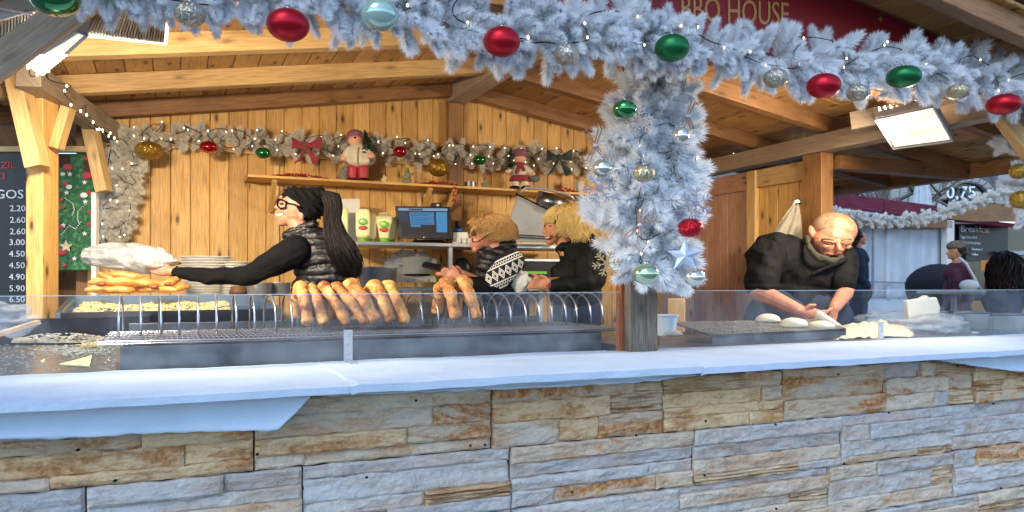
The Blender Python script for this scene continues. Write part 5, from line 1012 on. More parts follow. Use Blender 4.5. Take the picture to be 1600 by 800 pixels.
# ---- woman in the black beanie, reaching left
F = Fig(480, 400, YB(480, 1.5)); v = F.s
p1 = thing('person', F.pt(500, 560), 'dark haired woman in black beanie and quilted vest reaching left with a bag', 'person', 'stall staff')
m = MB(); F.ell(m, 466, 322, 0, 27, 29, 22); F.ell(m, 450, 325, 0, 15, 19, 17); F.ell(m, 447, 339, 0, 14, 14, 13); F.ell(m, 441, 348, 0, 7, 5.5, 8); F.ell(m, 440, 334, 0, 8, 8, 9)
F.cap(m, 441, 315, 0, 2.8, 431.5, 323, 0, 2.6, 10); F.ell(m, 432, 324.5, 0, 3.4, 2.4, 4.2); F.ell(m, 444, 309, -2, 7, 4, 13); F.ell(m, 446, 330, -10, 8, 6, 5); F.ell(m, 434.5, 331.5, 0, 3, 2, 5); F.ell(m, 435, 339, 0, 3, 2, 5); F.ell(m, 471, 338, -19, 4, 6.5, 3)
F.cap(m, 462, 343, 0, 14, 476, 372, 2, 16); F.ell(m, 495, 400, 5, 30, 26, 16); F.cap(m, 470, 388, -18, 12, 385, 432, -34, 9); F.cap(m, 385, 432, -34, 9, 268, 425, -40, 6.5); hand(F, m, 267, 424, -40, math.pi - .18, 40, curl=-.25, thumb=-1, spread=.2)
body = remesh(m, 'body', SKIN1, p1, v * 1.25, 3)
m = MB(); F.tube(m, [(442.5, 334.5, -13), (437, 335.6, -10), (433.2, 335.4, -5), (432.4, 335.2, 0), (433.2, 335.4, 5)], 1.7, 8); m.build('teeth', TEETH, p1, smooth=True); m = MB(); F.tube(m, [(443.5, 333, -13.6), (437, 333, -11.4), (432.6, 332.6, -5), (431.6, 332.8, 0), (432.8, 332.6, 5)], .9); F.tube(m, [(443.5, 334, -13.6), (438.5, 338.2, -11), (434, 338.6, -5), (433, 338.6, 0), (434, 338.4, 5)], 1.1); m.build('lips', LIP, p1, smooth=True)
m = MB(); F.tube(m, [(434.5, 312, -5), (433.5, 321, -7), (438, 326, -17), (446, 324, -22), (447, 315, -22), (440, 312, -15), (434.5, 312, -5)], 1.5, 8); F.tube(m, [(446, 317, -22), (458, 319, -24), (471, 324, -23)], 1.4); F.tube(m, [(434.5, 312, 5), (433.5, 321, 7), (438, 326, 17), (447, 315, 22), (434.5, 312, 5)], 1.3); F.tube(m, [(434.5, 315, -5), (432.5, 316, 0), (434.5, 315, 5)], 1.1); m.build('glasses', BLACK, p1, smooth=True)
m = MB(); F.ell(m, 440.5, 318.5, -15, 3.6, 2.0, 2.6); m.build('eye', EYEW, p1, smooth=True)
m = MB(); F.ell(m, 470, 309, 0, 30, 17, 25, rot=18); F.ell(m, 482, 319, 0, 30, 27, 25, rot=35); F.ell(m, 484, 332, 0, 16, 14, 22); F.ell(m, 455, 305, 0, 16, 8, 19, rot=-25); F.ell(m, 494, 306, 0, 18, 15, 18)
ca, sa = math.cos(.9), math.sin(.9)
hatc = F.pt(480, 318)
def hatrib(co, n_): q_ = co - hatc; return -.004 + .0065 * math.sin((q_.x * ca + q_.z * sa) * 190 + 1.2 * math.sin(q_.z * 60)) + .002 * noise.noise(co * 60)
remesh(m, 'beanie', FABK, p1, v * 1.0, 2, hatrib)
pony = [(503, 299, -6, 10), (516, 303, -10, 13), (521, 322, -13, 12), (519, 345, -20, 12), (525, 368, -26, 18), (536, 392, -30, 24), (545, 414, -30, 24), (552, 436, -28, 17)]
def ponyf(k, n, seg):
    a = random.uniform(0, 6.28); rr = random.random() ** .5; pts = []; cut = random.uniform(.62, 1.0); w1 = random.uniform(0, 6)
    for i in range(17):
        t = i / 16 * (len(pony) - 1) * cut; j = min(int(t), len(pony) - 2); f = t - j; c = [pony[j][q_] * (1 - f) + pony[j + 1][q_] * f for q_ in range(4)]; pts.append((c[0] + math.cos(a) * rr * c[3] + 2.6 * math.sin(t * 1.3 + w1), c[1] + .1 * c[3] * math.sin(a), c[2] + math.sin(a) * rr * c[3] * .6))
    return pts
strands(F, 'ponytail', HBLACK, p1, 700, ponyf, .85, 16, 4)
m = MB(); F.ell(m, 497, 384, 4, 43, 30, 30, rot=15); F.ell(m, 505, 402, 6, 52, 34, 34); F.ell(m, 510, 425, 8, 52, 32, 34, rot=5); F.ell(m, 498, 452, 10, 44, 30, 32); F.ell(m, 535, 388, 6, 22, 22, 26, rot=40); F.ell(m, 545, 408, 8, 22, 24, 26); F.cap(m, 448, 366, -8, 7, 488, 352, -12, 8); F.cap(m, 448, 368, 8, 7, 490, 352, 12, 8); F.ell(m, 470, 372, 0, 24, 12, 22)
vc = F.pt(500, 400)
def quilt(co, n_):
    q_ = co - vc; z = q_.z + .18 * q_.x * math.sin(q_.x * 3) + .02 * noise.noise(co * 8); return .013 * (abs(math.sin(z * 3.1416 / .062)) ** .6) - .010 + .004 * noise.noise(co * 40)
remesh(m, 'quilted_vest', FABV, p1, v * 1.25, 3, quilt)
m = MB(); F.cap(m, 462, 392, -22, 25, 388, 431, -34, 15.5, 16); F.cap(m, 388, 431, -34, 15.5, 330, 432, -38, 13, 16); F.cap(m, 330, 432, -38, 13, 276, 426, -40, 8.5, 16); F.ell(m, 448, 400, -18, 26, 22, 20)
remesh(m, 'sleeve', FABK, p1, v * 1.3, 3, folds(.012, 10, 2, (1, 1, 1.6)))
m = MB(); F.tube(m, [(277, 417, -40), (273, 426, -47), (271, 434, -40), (274, 426, -33), (277, 417, -40)], 2.0); m.build('cuff', FABK, p1, smooth=True)
legs(F, p1, 500, 485, 62, NAVY, 10)
Fb = Fig(200, 400, F.Y); topo = [(126, 401), (130, 391), (140, 385), (170, 381), (200, 380), (232, 382), (252, 388), (268, 397), (283, 410)]; boto = [(126, 402), (130, 411), (145, 416), (172, 420), (200, 424), (225, 428), (242, 425), (262, 416), (283, 411)]
def bagf(i, j):
    t_ = i * 8; k_ = min(int(t_), 7); f_ = t_ - k_; tx, ty = [topo[k_][q] * (1 - f_) + topo[k_ + 1][q] * f_ for q in (0, 1)]; bx_, by_ = [boto[k_][q] * (1 - f_) + boto[k_ + 1][q] * f_ for q in (0, 1)]
    an = j * 2 * math.pi; c_ = (1 - math.cos(an)) / 2; x = tx + (bx_ - tx) * c_; y = ty + (by_ - ty) * c_; q_ = noise.fractal(V((i * 7, math.cos(an) * 2, math.sin(an) * 2)), 1, 2, 5)
    return Fb.pt(x + q_ * 3, y + q_ * 3.5, -34 - 24 * math.sin(an) * math.sin(min(1, max(0, i)) * math.pi) ** .5 + q_ * 7)
m = MB(); m.grid(bagf, 60, 40); tag(m.build('plastic_bag', WBAG, smooth=True), 'milky white plastic bag held out by the dark haired woman', 'bag')
# ---- woman with ginger blond hair, head bowed over a phone
F = Fig(770, 400, YB(770, 1.7)); v = F.s
p2 = thing('person', F.pt(780, 560), 'woman with ginger blond curls and black vest looking down at a phone', 'person', 'stall staff')
m = MB(); F.ell(m, 762, 365, 0, 28, 23, 22); F.ell(m, 748, 377, -2, 13, 14, 14); F.ell(m, 744, 389, -2, 7, 6, 9); F.cap(m, 741, 375, -3, 2.5, 735.5, 381.5, -3, 2.8, 10); F.ell(m, 739.5, 388, -3, 2.6, 2, 4); F.cap(m, 768, 378, 0, 13, 780, 400, 0, 15); F.ell(m, 785, 420, 0, 25, 25, 15)
F.cap(m, 795, 405, -20, 12, 765, 447, -28, 10); F.cap(m, 765, 447, -28, 10, 716, 434, -36, 6.5); hand(F, m, 716, 433, -36, math.pi - .35, 37, curl=.55, thumb=-1); F.cap(m, 750, 440, -6, 8, 722, 427, -26, 5.5); hand(F, m, 722, 427, -26, math.pi - .2, 26, curl=.7, thumb=-1)
remesh(m, 'body', SKIN2, p2, v * 1.2, 3)
m = MB(); F.tube(m, [(738, 372, -12), (739, 378, -13), (746, 378, -15), (757, 371, -20)], 1.0); m.build('glasses', BLACK, p2, smooth=True); m = MB(); F.tube(m, [(737.2, 386.5, -7), (736.3, 387.3, -3), (737.2, 386.5, 2)], 1.0); m.build('lips', LIP, p2, smooth=True); m = MB(); F.ell(m, 743.5, 376, -12.5, 2.4, 1.5, 1.6); m.build('eye', EYEW, p2, smooth=True)
def mk2(ph): c = math.cos(ph); return 1.05 if c < -.55 else 1.55 if c < -.1 else 1.95
m = MB(); F.ell(m, 768, 361, 2, 31, 22, 25); m.build('hair_mass', HGING, p2, smooth=True)
strands(F, 'hair', HGING, p2, 1900, shell_hair(F, (767, 364, 0), (33, 24, 26), mk2, 3.2, .2), .6, 12)
def fr2(k, n, seg):
    u = random.random(); x0 = 752 + 14 * random.random(); return [(x0 - (x0 - 733 - 7 * u) * (i / seg), 341 + 24 * (i / seg) ** 1.3 + 4 * math.sin(i * .8 + u * 9), -26 * math.sin(.3 + u * 2.5) * (i / seg * .6 + .4)) for i in range(seg + 1)]
strands(F, 'fringe', HGING, p2, 260, fr2, .65)
m = MB(); F.ell(m, 786, 408, 0, 36, 26, 24, rot=8); F.ell(m, 790, 432, 2, 34, 32, 26); F.cap(m, 752, 395, -6, 8, 800, 382, -4, 9); F.ell(m, 768, 412, -4, 30, 24, 22, rot=-30); F.ell(m, 760, 440, -2, 30, 20, 20, rot=-20); F.ell(m, 788, 458, 4, 38, 22, 26)
vc2 = F.pt(785, 410)
remesh(m, 'black_vest', FABV, p2, v * 1.3, 3, lambda co, n_: .009 * abs(math.sin((co.z - vc2.z + .3 * (co.x - vc2.x)) * 3.1416 / .06)) - .008 + .004 * noise.noise(co * 30))
# patterned sleeve
m = N('nordic_knit'); co = m.coord('Object'); sp = m.n('SeparateXYZ'); mpr = m.n('Mapping'); mpr.inputs['Rotation'].default_value = (0, .42, 0); m.l(co, mpr.inputs[0]); m.l(mpr.outputs[0], sp.inputs[0])
X, Z = sp.outputs[0], sp.outputs[2]; zz = m.math('DIVIDE', Z, .105); xx = m.math('DIVIDE', X, .052)
tri = m.math('PINGPONG', xx, .5); zb_ = m.math('ABSOLUTE', zz); dia = m.math('ADD', m.math('MULTIPLY', tri, .9), m.math('MULTIPLY', zb_, 1.0))
d1 = m.math('LESS_THAN', m.math('ABSOLUTE', m.math('SUBTRACT', dia, .38)), .06); d2 = m.math('LESS_THAN', m.math('ABSOLUTE', m.math('SUBTRACT', dia, .2)), .05)
band = m.math('LESS_THAN', zb_, .42); s1 = m.math('LESS_THAN', m.math('ABSOLUTE', m.math('SUBTRACT', zb_, .52)), .045); s2 = m.math('LESS_THAN', m.math('ABSOLUTE', m.math('SUBTRACT', zb_, .9)), .05)
zig = m.math('LESS_THAN', m.math('ABSOLUTE', m.math('SUBTRACT', m.math('SUBTRACT', zb_, .62), m.math('MULTIPLY', m.math('PINGPONG', m.math('MULTIPLY', xx, 2.5), .5), .3))), .045)
pat = m.math('MAXIMUM', m.math('MAXIMUM', m.math('MULTIPLY', m.math('MAXIMUM', d1, d2), band), s1), m.math('MAXIMUM', s2, zig))
m.base(m.mix(pat, (.008, .008, .01, 1), (.75, .74, .68, 1))); m.set(rough=.9); m.bump(m.noise(co, 220, 2), .5, .003); KNIT = m.m
m = MB(); F.cap(m, 800, 408, -22, 19, 768, 446, -30, 18.5, 18); remesh(m, 'knitted_sleeve', KNIT, p2, v * 1.2, 3, folds(.008, 9, 5))
m = MB(); F.cap(m, 768, 449, -30, 18, 742, 446, -34, 13.5, 16); F.cap(m, 742, 446, -34, 13.5, 728, 440, -35, 9.5, 16); remesh(m, 'sleeve_end', FABK, p2, v * 1.2, 3)
legs(F, p2, 790, 480, 58, NAVY, 10)
m = MB(); q_ = [F.pt(659, 413, -50), F.pt(687, 420, -46), F.pt(690, 413, -30), F.pt(663, 408, -32)]; m.hexa([x - V((0, 0, .022)) for x in q_] + q_); tag(m.build('mobile_phone', BLACK, bevel=.006), 'black mobile phone held by the ginger blond woman', 'phone')
# ---- blonde smiling woman
F = Fig(890, 400, YB(890, 1.55)); v = F.s
p3 = thing('person', F.pt(900, 560), 'smiling woman with blonde bob and black jacket facing left', 'person', 'stall staff')
m = MB(); F.ell(m, 882, 348, 0, 27, 26, 22); F.ell(m, 866, 357, -4, 17, 20, 17); F.ell(m, 864, 370, -4, 12, 10, 12); F.ell(m, 860, 378, -5, 7, 5, 7); F.cap(m, 856, 352, -8, 2.6, 849.5, 362, -9, 3, 10); F.ell(m, 853, 364, -9, 4, 2.4, 4); F.ell(m, 868, 364, -16, 7, 6, 5); F.ell(m, 857, 347, -9, 7, 3.5, 11); F.ell(m, 854, 370.5, -9, 3, 3, 6)
F.cap(m, 878, 372, 0, 12, 888, 395, 0, 14); F.ell(m, 905, 415, 2, 28, 25, 15); F.cap(m, 918, 405, -22, 12, 908, 446, -30, 10); F.cap(m, 908, 446, -30, 10, 862, 447, -38, 6.8); hand(F, m, 860, 446, -38, math.pi - .12, 38, curl=.5, thumb=-1, spread=.14); F.cap(m, 880, 440, -8, 8, 846, 440, -28, 6); hand(F, m, 846, 440, -28, math.pi - .05, 32, curl=.6, thumb=-1)
remesh(m, 'body', SKIN4, p3, v * 1.15, 3)
m = MB(); F.tube(m, [(861, 368.2, -19.5), (856.5, 370.2, -17), (852.2, 370, -12), (851.2, 369.8, -8)], .8); F.tube(m, [(861, 368.6, -19.5), (856.8, 373, -17), (853, 373.4, -12), (852.2, 373, -8)], .9); m.build('lips', LIP, p3, smooth=True); m = MB(); F.tube(m, [(859, 370.2, -18.4), (856.3, 371.6, -16.6), (852.6, 371.6, -11.6), (852, 371.4, -8)], .9); m.build('teeth', TEETH, p3, smooth=True)
m = MB(); F.ell(m, 860.5, 353.5, -18, 3.4, 1.5, 2); F.ell(m, 851, 353, -11, 1.6, 1.5, 3); m.build('eye', EYEW, p3, smooth=True); m = MB(); F.tube(m, [(856, 348.5, -19), (861, 347.5, -20), (867, 349, -20)], 1.1); m.build('eyebrow', HGING, p3)
def mk3(ph): c = math.cos(ph); s_ = math.sin(ph); return .95 if c < -.62 else 1.3 if c < -.35 else 2.2 if c < .3 else 2.45
m = MB(); F.ell(m, 889, 346, 3, 28, 23, 25); F.ell(m, 899, 360, 3, 19, 18, 20); m.build('hair_mass', HBLOND, p3, smooth=True)
strands(F, 'hair', HBLOND, p3, 1700, shell_hair(F, (887, 350, 0), (36, 28, 29), mk3, 1.2, .1), .65, 10)
def fr3(k, n, seg):
    u = random.random(); x0 = 868 + 14 * random.random(); x1 = 846 + 20 * u; return [(x0 + (x1 - x0) * (i / seg) ** .8, 324 + (15 + 11 * random.random()) * (i / seg) ** 1.5, -14 - 14 * u * (i / seg)) for i in range(seg + 1)]
strands(F, 'fringe', HBLOND, p3, 260, fr3, .65)
m = MB(); F.ell(m, 906, 402, 2, 36, 25, 26, rot=10); F.ell(m, 904, 430, 4, 44, 36, 28); F.ell(m, 900, 460, 6, 42, 26, 28); F.cap(m, 874, 388, -10, 7, 920, 372, -6, 9); F.cap(m, 874, 390, 6, 7, 920, 374, 14, 9); F.ell(m, 930, 400, 0, 20, 20, 24, rot=40)
remesh(m, 'jacket', FABG, p3, v * 1.3, 3, folds(.034, 6, 9, (1, 1, .8)))
m = MB(); F.cap(m, 920, 406, -20, 21, 914, 440, -28, 18.5, 16); F.cap(m, 914, 442, -28, 18, 868, 447, -37, 10.5, 16); remesh(m, 'sleeve', FABG, p3, v * 1.3, 3, folds(.016, 11, 4))
m = MB(); F.tube(m, [(859, 438, -38), (857, 447, -46), (859, 456, -38), (861, 447, -30), (859, 438, -38)], 2.3); m.build('red_cuff', REDC, p3, smooth=True)
legs(F, p3, 902, 480, 60, NAVY, 8)
m = MB(); F.ell(m, 814, 441, -34, 15, 17, 12, seg=24, ring=16, fn=lambda v_: 1 + .3 * noise.noise(v_ * 2.2)); tag(m.build('napkin', PAPER, smooth=True), 'crumpled white napkin in the blonde woman hands', 'napkin')
# ---- bald baker bending over the dough
F = Fig(1265, 420, YB(1265, 1.15)); v = F.s
p4 = thing('person', F.pt(1240, 600), 'bald man in dark jacket bending down to press dough', 'person', 'stall staff')
m = MB(); F.ell(m, 1304, 359, 0, 34, 27, 30, rot=8); F.ell(m, 1303, 372, -10, 29, 20, 24, rot=8); F.ell(m, 1297, 385, -12, 23, 16, 20, rot=5); F.ell(m, 1293, 396, -14, 13, 7, 12); F.ell(m, 1288, 378, -10, 20, 18, 20)
F.cap(m, 1309, 377, -32, 3.2, 1311, 389, -39, 4.0, 10); F.ell(m, 1311, 390, -36, 6.5, 3.0, 5); F.cap(m, 1287, 375, -29, 3.4, 1302, 377.5, -32, 3.2, 10); F.cap(m, 1315, 378, -30, 3.2, 1331, 376, -22, 3, 10); F.ell(m, 1292, 386, -26, 7, 5, 5); F.ell(m, 1324, 385, -22, 6, 5, 5); F.ell(m, 1303, 397, -26, 8, 3, 6)
F.ell(m, 1268, 362, -6, 5.5, 10, 4, rot=-12); F.ell(m, 1270, 370, -8, 3.5, 4, 3); F.cap(m, 1285, 380, 8, 19, 1262, 400, 14, 24); F.ell(m, 1240, 430, 15, 50, 40, 25)
F.cap(m, 1195, 405, -5, 18, 1188, 452, -30, 15); F.cap(m, 1186, 456, -34, 15, 1252, 487, -70, 9.5); hand(F, m, 1252, 487, -72, -.22, 42, curl=-.45, thumb=1, spread=.12, dd=-.1)
F.cap(m, 1325, 410, -5, 14, 1322, 450, -25, 13); F.cap(m, 1320, 458, -30, 12.5, 1303, 482, -68, 8.5); hand(F, m, 1303, 480, -70, -1.75, 32, curl=.35, thumb=-1, spread=.12, dd=-.1)
remesh(m, 'body', SKIN3, p4, v * 1.15, 3)
R_ = Matrix.Rotation(math.radians(8), 3, 'Y'); vs = []; idx = {}; fs = []; NU, NV = 60, 26
for j in range(NV + 1):
    for i in range(NU):
        th = .25 + 1.5 * j / NV; ph = 2 * math.pi * i / NU; x = math.sin(th) * math.cos(ph); d = math.sin(th) * math.sin(ph); y = math.cos(th); e_ = noise.noise(V((x * 6, d * 6, y * 6))) * .12
        ok = not (d < -.35 + e_ and x > -.62 + e_) and not (th < .45 + e_)
        if ok: idx[(j, i)] = len(vs); vs.append(F.pt(1304, 359, 0) + (R_ @ V((x * 34, d * 30, y * 27))) * v * 1.012)
for j in range(NV):
    for i in range(NU):
        q_ = [(j, i), (j, (i + 1) % NU), (j + 1, (i + 1) % NU), (j + 1, i)]
        if all(k in idx for k in q_): fs.append([idx[k] for k in q_])
m = MB(); m.add(vs, fs); m.build('stubble_hair', HSTUB, p4, smooth=True)
m = MB(); F.tube(m, [(1288, 380.5, -33), (1295, 382.5, -35), (1302, 382, -35)], 1.0); F.tube(m, [(1316, 382.5, -32), (1322, 383.5, -30), (1329, 381, -26)], .9); m.build('eyelids', EYEW, p4, smooth=True)
m = MB(); F.tube(m, [(1284, 374, -31.5), (1293, 372.5, -33.5), (1303, 375.5, -34)], 1.3); F.tube(m, [(1315, 376, -33), (1323, 373, -31), (1331, 374, -26)], 1.2); m.build('eyebrows', plain('grey_brown_eyebrow', '6a5038', .8, bst=.3), p4, smooth=True)
m = MB(); F.tube(m, [(1291, 396, -30), (1300, 397.6, -33), (1309, 397, -33), (1315, 395.4, -30)], .8); m.build('lips', LIP, p4, smooth=True)
m = MB(); F.tube(m, [(1262, 372, -18), (1264, 388, -30), (1278, 402, -40), (1300, 408, -36), (1316, 402, -22)], [3.5, 4.5, 5.2, 4.8, 3.6], 12); F.tube(m, [(1262, 372, -18), (1256, 378, 0), (1262, 384, 20), (1290, 392, 28), (1312, 394, 8), (1316, 402, -22)], 5, 12); remesh(m, 'neck_warmer', FABC, p4, v * 1.3, 3, folds(.02, 14, 3))
m = MB(); F.ell(m, 1222, 408, 10, 48, 38, 34, rot=-25); F.ell(m, 1262, 430, 10, 66, 46, 36); F.ell(m, 1250, 465, 12, 66, 46, 38); F.ell(m, 1305, 420, 6, 34, 36, 32); F.ell(m, 1215, 385, 6, 34, 20, 26, rot=18); F.ell(m, 1318, 402, 4, 22, 20, 24)
m.v = m.v; remesh(m, 'jacket', FABM, p4, v * 1.4, 3, folds(.04, 5, 1, (1, 1, .8)))
m = MB(); F.cap(m, 1196, 402, -8, 29, 1189, 440, -26, 25, 18); F.ell(m, 1190, 448, -30, 26, 10, 22); remesh(m, 'left_sleeve' if False else 'sleeve', FABM, p4, v * 1.4, 3, folds(.035, 7, 7))
m = MB(); F.cap(m, 1322, 405, -8, 18, 1318, 442, -24, 18, 18); remesh(m, 'sleeve', FABM, p4, v * 1.4, 3, folds(.03, 7, 12))
m = MB(); F.cap(m, 1270, 428, -33, 2.5, 1300, 414, -35, 4); F.cap(m, 1300, 414, -35, 4, 1320, 406, -26, 4); remesh(m, 'lapel', FABM, p4, v * 1.3, 2, folds(.01, 14, 6))
m = MB(); F.ell(m, 1225, 505, 4, 64, 62, 38); F.ell(m, 1270, 505, 4, 64, 58, 38); remesh(m, 'apron', plain('dark_navy_apron', '1d2942', .85, var=.25, vs=6, bs=60, bst=.4), p4, v * 1.8, 3, folds(.02, 5, 3, (1, 1, .5)))
legs(F, p4, 1245, 560, 66, NAVY, 12)
# ---- passers-by beyond the stall
def walker(px, yh, Y, sc_, face, coat, hairm, lab, hat=None, turn=-1, strap=False, hood=False, long=False):
    F = Fig(px, yh, Y); t = thing('person', F.pt(px, yh + sc_ * 7), lab, 'person', 'passers-by behind the stall'); h = sc_; fx = turn
    m = MB(); F.ell(m, px, yh, 0, h * .52, h * .52, h * .45); F.ell(m, px + fx * h * .2, yh + h * .2, 0, h * .34, h * .38, h * .32); F.cap(m, px + fx * h * .45, yh + h * .02, 0, h * .06, px + fx * h * .58, yh + h * .17, 0, h * .08); F.ell(m, px + fx * h * .38, yh + h * .42, 0, h * .16, h * .12, h * .18); F.cap(m, px, yh + h * .3, 0, h * .24, px, yh + h * .9, 0, h * .28)
    remesh(m, 'head', face, t, F.s * .9, 2)
    m = MB(); F.ell(m, px - fx * h * .12, yh - h * .12, 0, h * .56, h * .5, h * .5); F.ell(m, px - fx * h * .35, yh + h * .2, 0, h * .36, h * (.9 if long else .5), h * .42); remesh(m, 'hair', hairm, t, F.s * .9, 1, folds(.02, 14, 2))
    if hat: m = MB(); F.ell(m, px - fx * h * .02, yh - h * .3, 0, h * .62, h * .38, h * .52); F.ell(m, px - fx * h * .6, yh - h * .45, 0, h * .18, h * .18, h * .16); remesh(m, 'knitted_hat', hat, t, F.s * .9, 1, folds(.012, 30, 2))
    m = MB(); F.ell(m, px - fx * h * .2, yh + h * 1.5, 0, h * 1.05, h * .8, h * .6); F.ell(m, px - fx * h * .15, yh + h * 2.6, 0, h * 1.0, h * 1.4, h * .6); F.ell(m, px, yh + h * 4.0, 0, h * 1.0, h * 1.3, h * .62)
    F.cap(m, px + fx * h * .1, yh + h * 1.5, -h * .4, h * .34, px + fx * h * .1, yh + h * 3.0, -h * .5, h * .3); F.cap(m, px + fx * h * .1, yh + h * 3.0, -h * .5, h * .3, px + fx * h * .7, yh + h * 3.7, -h * .5, h * .22); remesh(m, 'coat', coat, t, F.s * 1.2, 3, folds(.025, 6, px))
    m = MB(); F.ell(m, px + fx * h * .85, yh + h * 3.8, -h * .5, h * .2, h * .15, h * .14); m.build('hand', face, t, smooth=True)
    yb = HZ + EYE / Y * FP; m = MB()
    for s_ in (-1, 1): F.cap(m, px + s_ * h * .3, yh + h * 4.6, 0, h * .4, px + s_ * h * .35, yb - h * .2, 0, h * .24); F.ell(m, px + s_ * h * .35 + fx * h * .2, yb - h * .15, 0, h * .5, h * .15, h * .25)
    remesh(m, 'legs', NAVY, t, F.s * 1.3, 2)
    return F, t
walker(1341, 371, 9.2, 21, SKIN2, NAVY, HBRN, 'passer-by in a blue coat looking right just behind the baker', turn=1)
MAROON = plain('maroon_coat', '4a1d30', .8, var=.3, vs=9, bs=40, bst=.4)
F, t = walker(1494, 392, 8.6, 24, SKIN2, MAROON, HBRN, 'passer-by in maroon coat and grey hat with a white shoulder strap', hat=plain('grey_brown_hat', '6a5c50', .9, var=.3, bst=.5), turn=-1)
m = MB(); F.tube(m, [(1498, 402, -17), (1510, 412, -22), (1521, 432, -24), (1532, 452, -20)], 2.2, 6); m.build('white_strap', PAPER, t, smooth=True); m = MB(); F.ell(m, 1514, 446, -26, 15, 9, 8); m.build('white_bag', PAPER, t, smooth=True)
F, t = walker(1574, 426, 7.4, 32, SKIN2, NAVY, HBRN, 'dark haired passer-by at the right edge seen from behind', turn=1, long=True)
strands(F, 'loose_hair', HBRN, t, 420, shell_hair(F, (1572, 426, 0), (26, 26, 24), lambda ph: 2.6, 1.4, .25), 1.0, 9)
# ================================================================ BEYOND THE STALL, RIGHT
HB = 4.4
def quad(name, mat, pts, b, parent=None, th=.05, grain=None, **k):
    m = MB(); m.prism([PB(x, y, b) for x, y in pts], E2 * th); return m.build(name, mat, parent, grain=grain, recalc=True, **k)
ROOFR = plain('weathered_red_roof', '5e252f', .95, var=.5, vs=6, bs=20, bst=.6, spec=.05); TARP = plain('pale_tarpaulin', 'b9c1c9', .6, var=.12, vs=2, bs=5, bst=.8, bd=.03)
t = thing('neighbour_stall', PB(1420, 455, HB), 'neighbouring market stall with weathered red roof and pale tarpaulin side', 'market stall')
eaveL, eaveR = [(1230, 317), (1660, 345)], [(1200, 296), (1660, 330)]
n = 5
for k in range(n):
    def rp(u, top):
        x = 1235 + (1600 - 1235) * u; yt = 299 + (x - 1289) * .128; yb_ = 321 + (x - 1289) * .13 - max(0, x - 1360) * .03
        return PB(x, yt, HB + 1.5) if top else PB(x, yb_, HB)
    u0, u1 = k / n, (k + 1) / n - .0008
    m = MB(); q = [rp(u0, 0), rp(u1, 0), rp(u1, 1), rp(u0, 1)]; m.slab(q, V((0, 0, -.03)) + E2 * .01, .012); m.build('roof_sheet', ROOFR, t)
quad('fascia', plain('grey_white_fascia', '9aa2aa', .6, bst=0), [(1236, 314), (1420, 340), (1420, 343), (1236, 318)], HB - .06, t, .04)
quad('eave_plank', BEAMD, [(1236, 342), (1488, 345), (1488, 356), (1236, 353)], HB, t, .06, grain=E1)
quad('upper_boarding', BEAMD, [(1470, 326), (1640, 312), (1640, 346), (1470, 346)], HB + .05, t, .05, grain=E1)
def tarpf(i, j): x = 1300 + 182 * i; y = 353 + 115 * j; return PB(x, y, HB + .16 + .06 * math.sin(i * 22 + math.sin(i * 40)) * (.4 + .6 * j) + .02 * noise.noise(V((i * 8, j * 3, 0))))
m = MB(); m.grid(tarpf, 80, 12); m.build('tarpaulin', TARP, t, smooth=True, solid=.01)
quad('tarpaulin_seam', plain('grey_seam', '7b858f', .7, bst=0), [(1300, 437), (1425, 441), (1425, 443), (1300, 439)], HB + .05, t, .02); quad('tarpaulin_seam', plain('grey_seam', '7b858f', .7, bst=0), [(1364, 353), (1366, 353), (1366, 460), (1363, 460)], HB + .05, t, .02)
quad('white_post', WPLA, [(1480, 344), (1491, 344), (1491, 470), (1480, 470)], HB, t, .1)
quad('tarpaulin_lower', TARP, [(1300, 466), (1482, 468), (1482, 640), (1300, 640)], HB + .12, t, .02)
SHOPG = plain('dark_shop_glass', '1c2833', .12, .0, var=.4, vs=2, bst=0)
quad('shop_window', SHOPG, [(1492, 350), (1680, 350), (1680, 470), (1492, 470)], HB + .5, t, .05); quad('shop_lower', BEAMD, [(1492, 470), (1680, 470), (1680, 640), (1492, 640)], HB + .5, t, .05)
sgp = lambda x, y: PB(x, y, HB + .42)
MB().prism([sgp(1500, 352), sgp(1575, 352), sgp(1575, 408), sgp(1500, 408)], E2 * .02).build('menu_sheet', plain('black_menu', '14181e', .4, bst=0), t, recalc=True)
WT = plain('white_print', 'dfe6ee', .6, bst=0); RT = E1 * 1
def stxt(s_, x, y, h, sx=1.0, mat=None): Y = YB(x, HB + .40); txt(s_, 'lettering', mat or WT, t, PB(x, y, HB + .40), E1, (0, 0, 1), h * 1.38 * Y / FP, sx=sx, ext=.004)
stxt('Breakfast', 1501, 362, 11, 1.2); stxt('Eggs benedict', 1501, 372, 4.5, 1.1); stxt('English breakfast', 1503, 381, 4.5, 1.05); stxt('Omelette 7', 1518, 391, 4, 1); stxt('Coffee', 1518, 399, 4, 1)
m = MB(); m.ell(sgp(1533, 360), .06, .02, .06, 10, 8); m.build('red_dot', REDP, t, smooth=True)
quad('lit_strip', emis('cool_tube', (.8, .9, 1, 1), .6), [(1562, 346), (1640, 347), (1640, 350), (1562, 349)], HB + .3, t, .03); quad('counter_board', plain('pale_grey_board', '9fabb5', .6, bst=0), [(1566, 392), (1680, 392), (1680, 398), (1566, 398)], HB + .3, t, .1)
m = MB(); m.hexa([P(1533, 424, 11), P(1548, 424, 11), P(1548, 424, 11.1), P(1533, 424, 11.1), P(1533, 407, 11), P(1547, 406, 11), P(1547, 406, 11.1), P(1533, 407, 11.1)]); m.build('orange_box', plain('orange_goods', 'b06a2c', .6, var=.3), t)
g5, gp5 = garland([(1286, 329, 12), (1340, 342, 13), (1400, 346, 14), (1450, 339, 14), (1500, 322, 13), (1580, 297, 13), (1640, 280, 13)], HB - .25, 290, BRS, .075, 'pale blue white garland swagged along the neighbouring stall roof edge', stem_r=.03)
